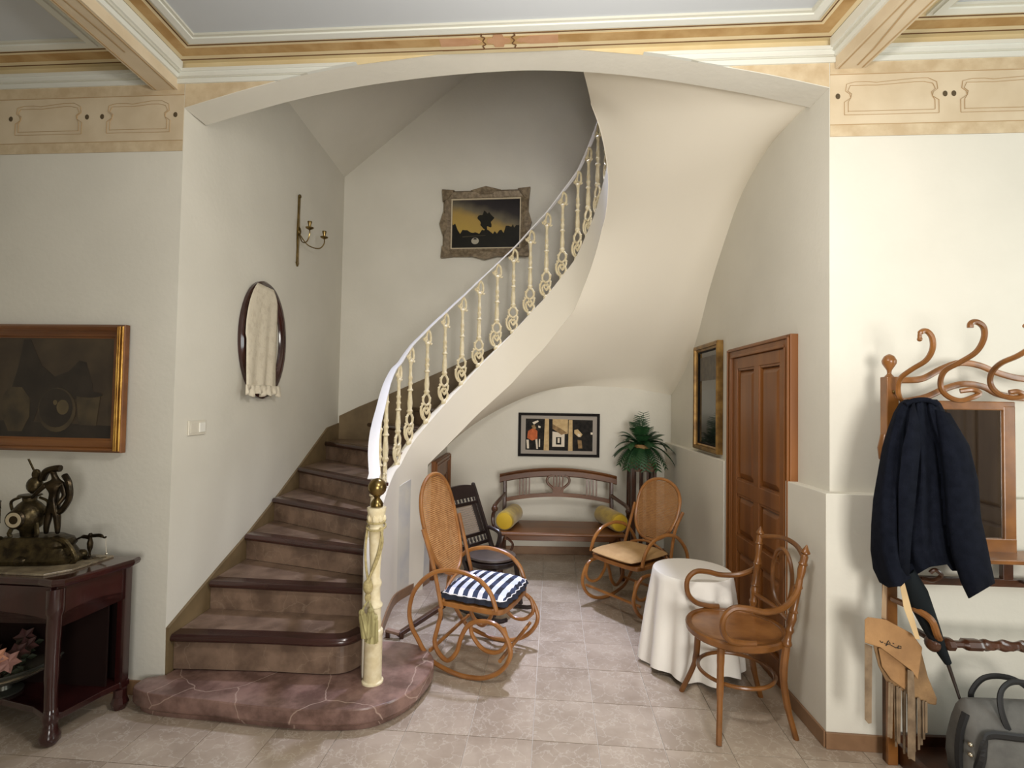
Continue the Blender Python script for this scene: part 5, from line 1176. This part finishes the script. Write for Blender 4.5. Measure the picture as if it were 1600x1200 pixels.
b.grid([[fr_[r][0], bk[r][0]] for r in range(len(fr_))]); b.grid([[fr_[r][-1], bk[r][-1]] for r in range(len(fr_))]); b.grid([fr_[0], bk[0]])
obj('body', b, M_navy, jk, smooth=True)
# the sleeve: flattened tube that widens to an open cuff
def sleeve(secs):
    rs = []
    for (xa, ya, xb, yb, Y, dp) in secs:
        ring_ = []
        for k in range(20):
            a = 2*PI*k/20; t_ = .5-.5*math.cos(a); wob = 1+.12*math.sin(a*5+ya*.05)
            ring_.append(atY(xa+(xb-xa)*t_, ya+(yb-ya)*t_, Y-dp*math.sin(a)*wob)-J0)
        rs.append(ring_)
    b = B()
    for q in range(len(rs)-1):
        pass
    b.rings(rs, cap=False); return obj('sleeve', b, M_navy, jk, smooth=True, solid=.004)
sleeve([(1462,640,1484,646,2.245,.02),(1470,700,1514,696,2.215,.04),(1476,760,1528,752,2.20,.05),(1480,820,1532,808,2.195,.05),(1488,868,1542,852,2.19,.05),(1502,910,1549,888,2.19,.048),(1514,935,1554,911,2.19,.045)])
b = B(); b.grid([[atY(x, y, Y)-J0 for x, y, Y in row] for row in ([(1428,626,2.245),(1436,660,2.205),(1438,700,2.19),(1432,760,2.18),(1424,840,2.185),(1420,900,2.20)], [(1422,640,2.235),(1418,668,2.20),(1410,700,2.185),(1404,760,2.18),(1404,840,2.185),(1406,898,2.20)])]); obj('lapel', b, M_navy, jk, smooth=True, solid=.004)
b = B(); b.tube(cr([atY(1414, 632, 2.25)-J0, atY(1428, 626, 2.25)-J0, atY(1448, 625, 2.25)-J0, atY(1464, 632, 2.25)-J0], 5), .011, 8); obj('collar', b, M_navy, jk, smooth=True)
# closed umbrella
um0 = atY(1440, 930, 2.26)
u_ = thing('umbrella', 'closed dark umbrella leaning through the twisted bar of the hall stand', 'umbrella', um0)
b = B(); P = [atY(x, y, 2.25)-um0 for x, y in ((1412,892),(1430,925),(1452,975),(1470,1015),(1481,1036))]; b.tube(P, [.040,.045,.034,.022,.014], 10); obj('canopy', b, M_umb, u_, smooth=True)
b = B(); b.tube([atY(x, y, 2.25)-um0 for x, y in ((1480,1034),(1495,1078))]+[atY(1512, 1130, 2.22)-um0], [.008,.006,.004], 8); obj('shaft', b, M_black, u_, smooth=True)
b = B(); b.tube(cr([atY(x, y, 2.25)-um0 for x, y in ((1412,894),(1404,872),(1396,860),(1388,868))], 4), .009, 8); obj('handle', b, M_dstand, u_, smooth=True)
# fringed suede bag
g0 = atY(1400, 1010, 2.30)
bg = thing('fringed_suede_bag', 'tan fringed suede shoulder bag hanging from the hall stand post', 'bag', g0)
def gpoly(px, Y, th): return [[atY(x, y, Y)-g0 for x, y in px], [atY(x, y, Y+th)-g0 for x, y in px]]
def gp(name, px, m, Y, th, bev=.003):
    b = B(); b.rings(gpoly(px, Y, th)); return obj(name, b, m, bg, bevel=bev)
gp('body', [(1364,1008),(1372,1040),(1384,1064),(1420,1086),(1452,1100),(1463,1102),(1464,1092),(1450,1058),(1438,1012)], M_tan2, 2.29, .045, .006)
gp('pocket', [(1372,1012),(1378,1042),(1392,1062),(1414,1078),(1420,1066),(1418,1048),(1405,1030),(1388,1014)], M_tan, 2.278, .012, .004)
fl = gp('flap', [(1351,968),(1356,964),(1384,968),(1425,990),(1441,1012),(1439,1028),(1434,1062),(1424,1048),(1400,1030),(1376,1012),(1351,1004)], M_tan, 2.262, .012, .003)
b = B(); 
for st_ in ([(1375,1001),(1377,1004),(1380,1003)], [(1382,1005),(1385,1007),(1387,1003),(1389,1001)], [(1384,1009),(1388,1006),(1394,1009),(1399,1012),(1404,1012)], [(1390,1003),(1391,1006)], [(1402,1013),(1404,1009),(1408,1010),(1408,1013),(1403,1013)], [(1395,1005),(1397,1006)]):
    b.tube([atY(x, y, 2.2605)-g0 for x, y in st_], .0016, 5)
obj('printed_lettering', b, M_ink, fl)
gp('side_strap', [(1351,1005),(1363,1010),(1362,1130),(1357,1131),(1351,1124)], M_fringe, 2.275, .006, .001)
gp('shoulder_strap', [(1404,902),(1410,898),(1424,950),(1438,1000),(1430,998),(1412,950)], mat('pale_strap', (206,176,130), .7), 2.22, .005, .001)
gp('shoulder_strap', [(1379,912),(1386,912),(1385,968),(1377,966)], mat('faded_strap', (176,148,116), .7), 2.325, .005, .001)
random.seed(4)
for i in range(15):
    x = 1390+i*4.1; y0 = interp([(1390,1066),(1420,1082),(1450,1098)], x); L_ = interp([(1390,92),(1410,95),(1422,100),(1430,92),(1452,38)], x)*random.uniform(.9,1.05); w2 = 1.9; dx = random.uniform(-2,3)
    gp('fringe_strip', [(x-w2,y0),(x+w2,y0),(x+w2+dx,y0+L_),(x-w2+dx,y0+L_)], M_fringe, 2.285+random.uniform(-.008,.012), .003, 0)
gp('fringe_strip', [(1418,1046),(1428,1050),(1431,1140),(1430,1190),(1418,1182)], M_fringe, 2.262, .004, 0)
# grey travel bag
tb0 = Vector((2.11, 2.21, .057))
tv = thing('travel_bag', 'grey canvas travel bag with black handles standing on the hall stand tray', 'bag', tb0, -.05)
b = B(); rs = []
for z, sx1, sy1 in ((0,.215,.085),(.02,.235,.10),(.08,.245,.108),(.16,.245,.10),(.24,.235,.08),(.295,.225,.055),(.325,.215,.03),(.335,.205,.012)):
    rs.append([Vector((sx1*math.copysign(abs(math.cos(a))**.45, math.cos(a))*(1+.012*math.sin(z*40+a*5)), sy1*math.copysign(abs(math.sin(a))**.6, math.sin(a))*(1+.05*math.sin(z*30+a*7)), z)) for a in [2*PI*k/44 for k in range(44)]])
b.rings(rs); obj('bag_body', b, M_bag, tv, smooth=True)
b = B()
b.tube(cr([(-.235,-.06,.02),(-.215,-.085,.12),(-.20,-.09,.21),(-.17,-.085,.238),(-.05,-.09,.235),(.1,-.09,.232),(.22,-.08,.23)], 5), .016, 6, flat=(1,.35), up=(0,0,1)); obj('trim_band', b, M_strap, tv)
for sy in (-1, 1):
    b = B(); b.tube(cr([(-.08,sy*.075,.22),(-.11,sy*.065,.31),(-.105,sy*.05,.38),(-.06,sy*.03,.415),(.0,sy*.02,.42),(.07,sy*.03,.40),(.10,sy*.05,.32),(.10,sy*.075,.22)] if sy < 0 else [(-.12,.05,.27),(-.14,.05,.33),(-.09,.045,.40),(.0,.035,.41),(.09,.045,.36),(.13,.05,.28)], 6), .013, 6, flat=(.35,1), up=(0,1,0)); obj('handle', b, M_strap, tv)
b = B(); b.tube(cr([(-.225,-.03,.29),(-.25,-.03,.2),(-.252,-.03,.08),(-.235,-.04,.0)], 5), .014, 6); obj('end_piping', b, M_strap, tv, smooth=True)
for z in (.19, .15): b = B(); b.ball((-.238,-.07,z), .010, seg=8); obj('clasp', b, M_silver, tv, smooth=True)
b = B(); b.box((.06,-.108,.165), (.18,-.098,.178)); obj('zip', b, M_strap, tv)
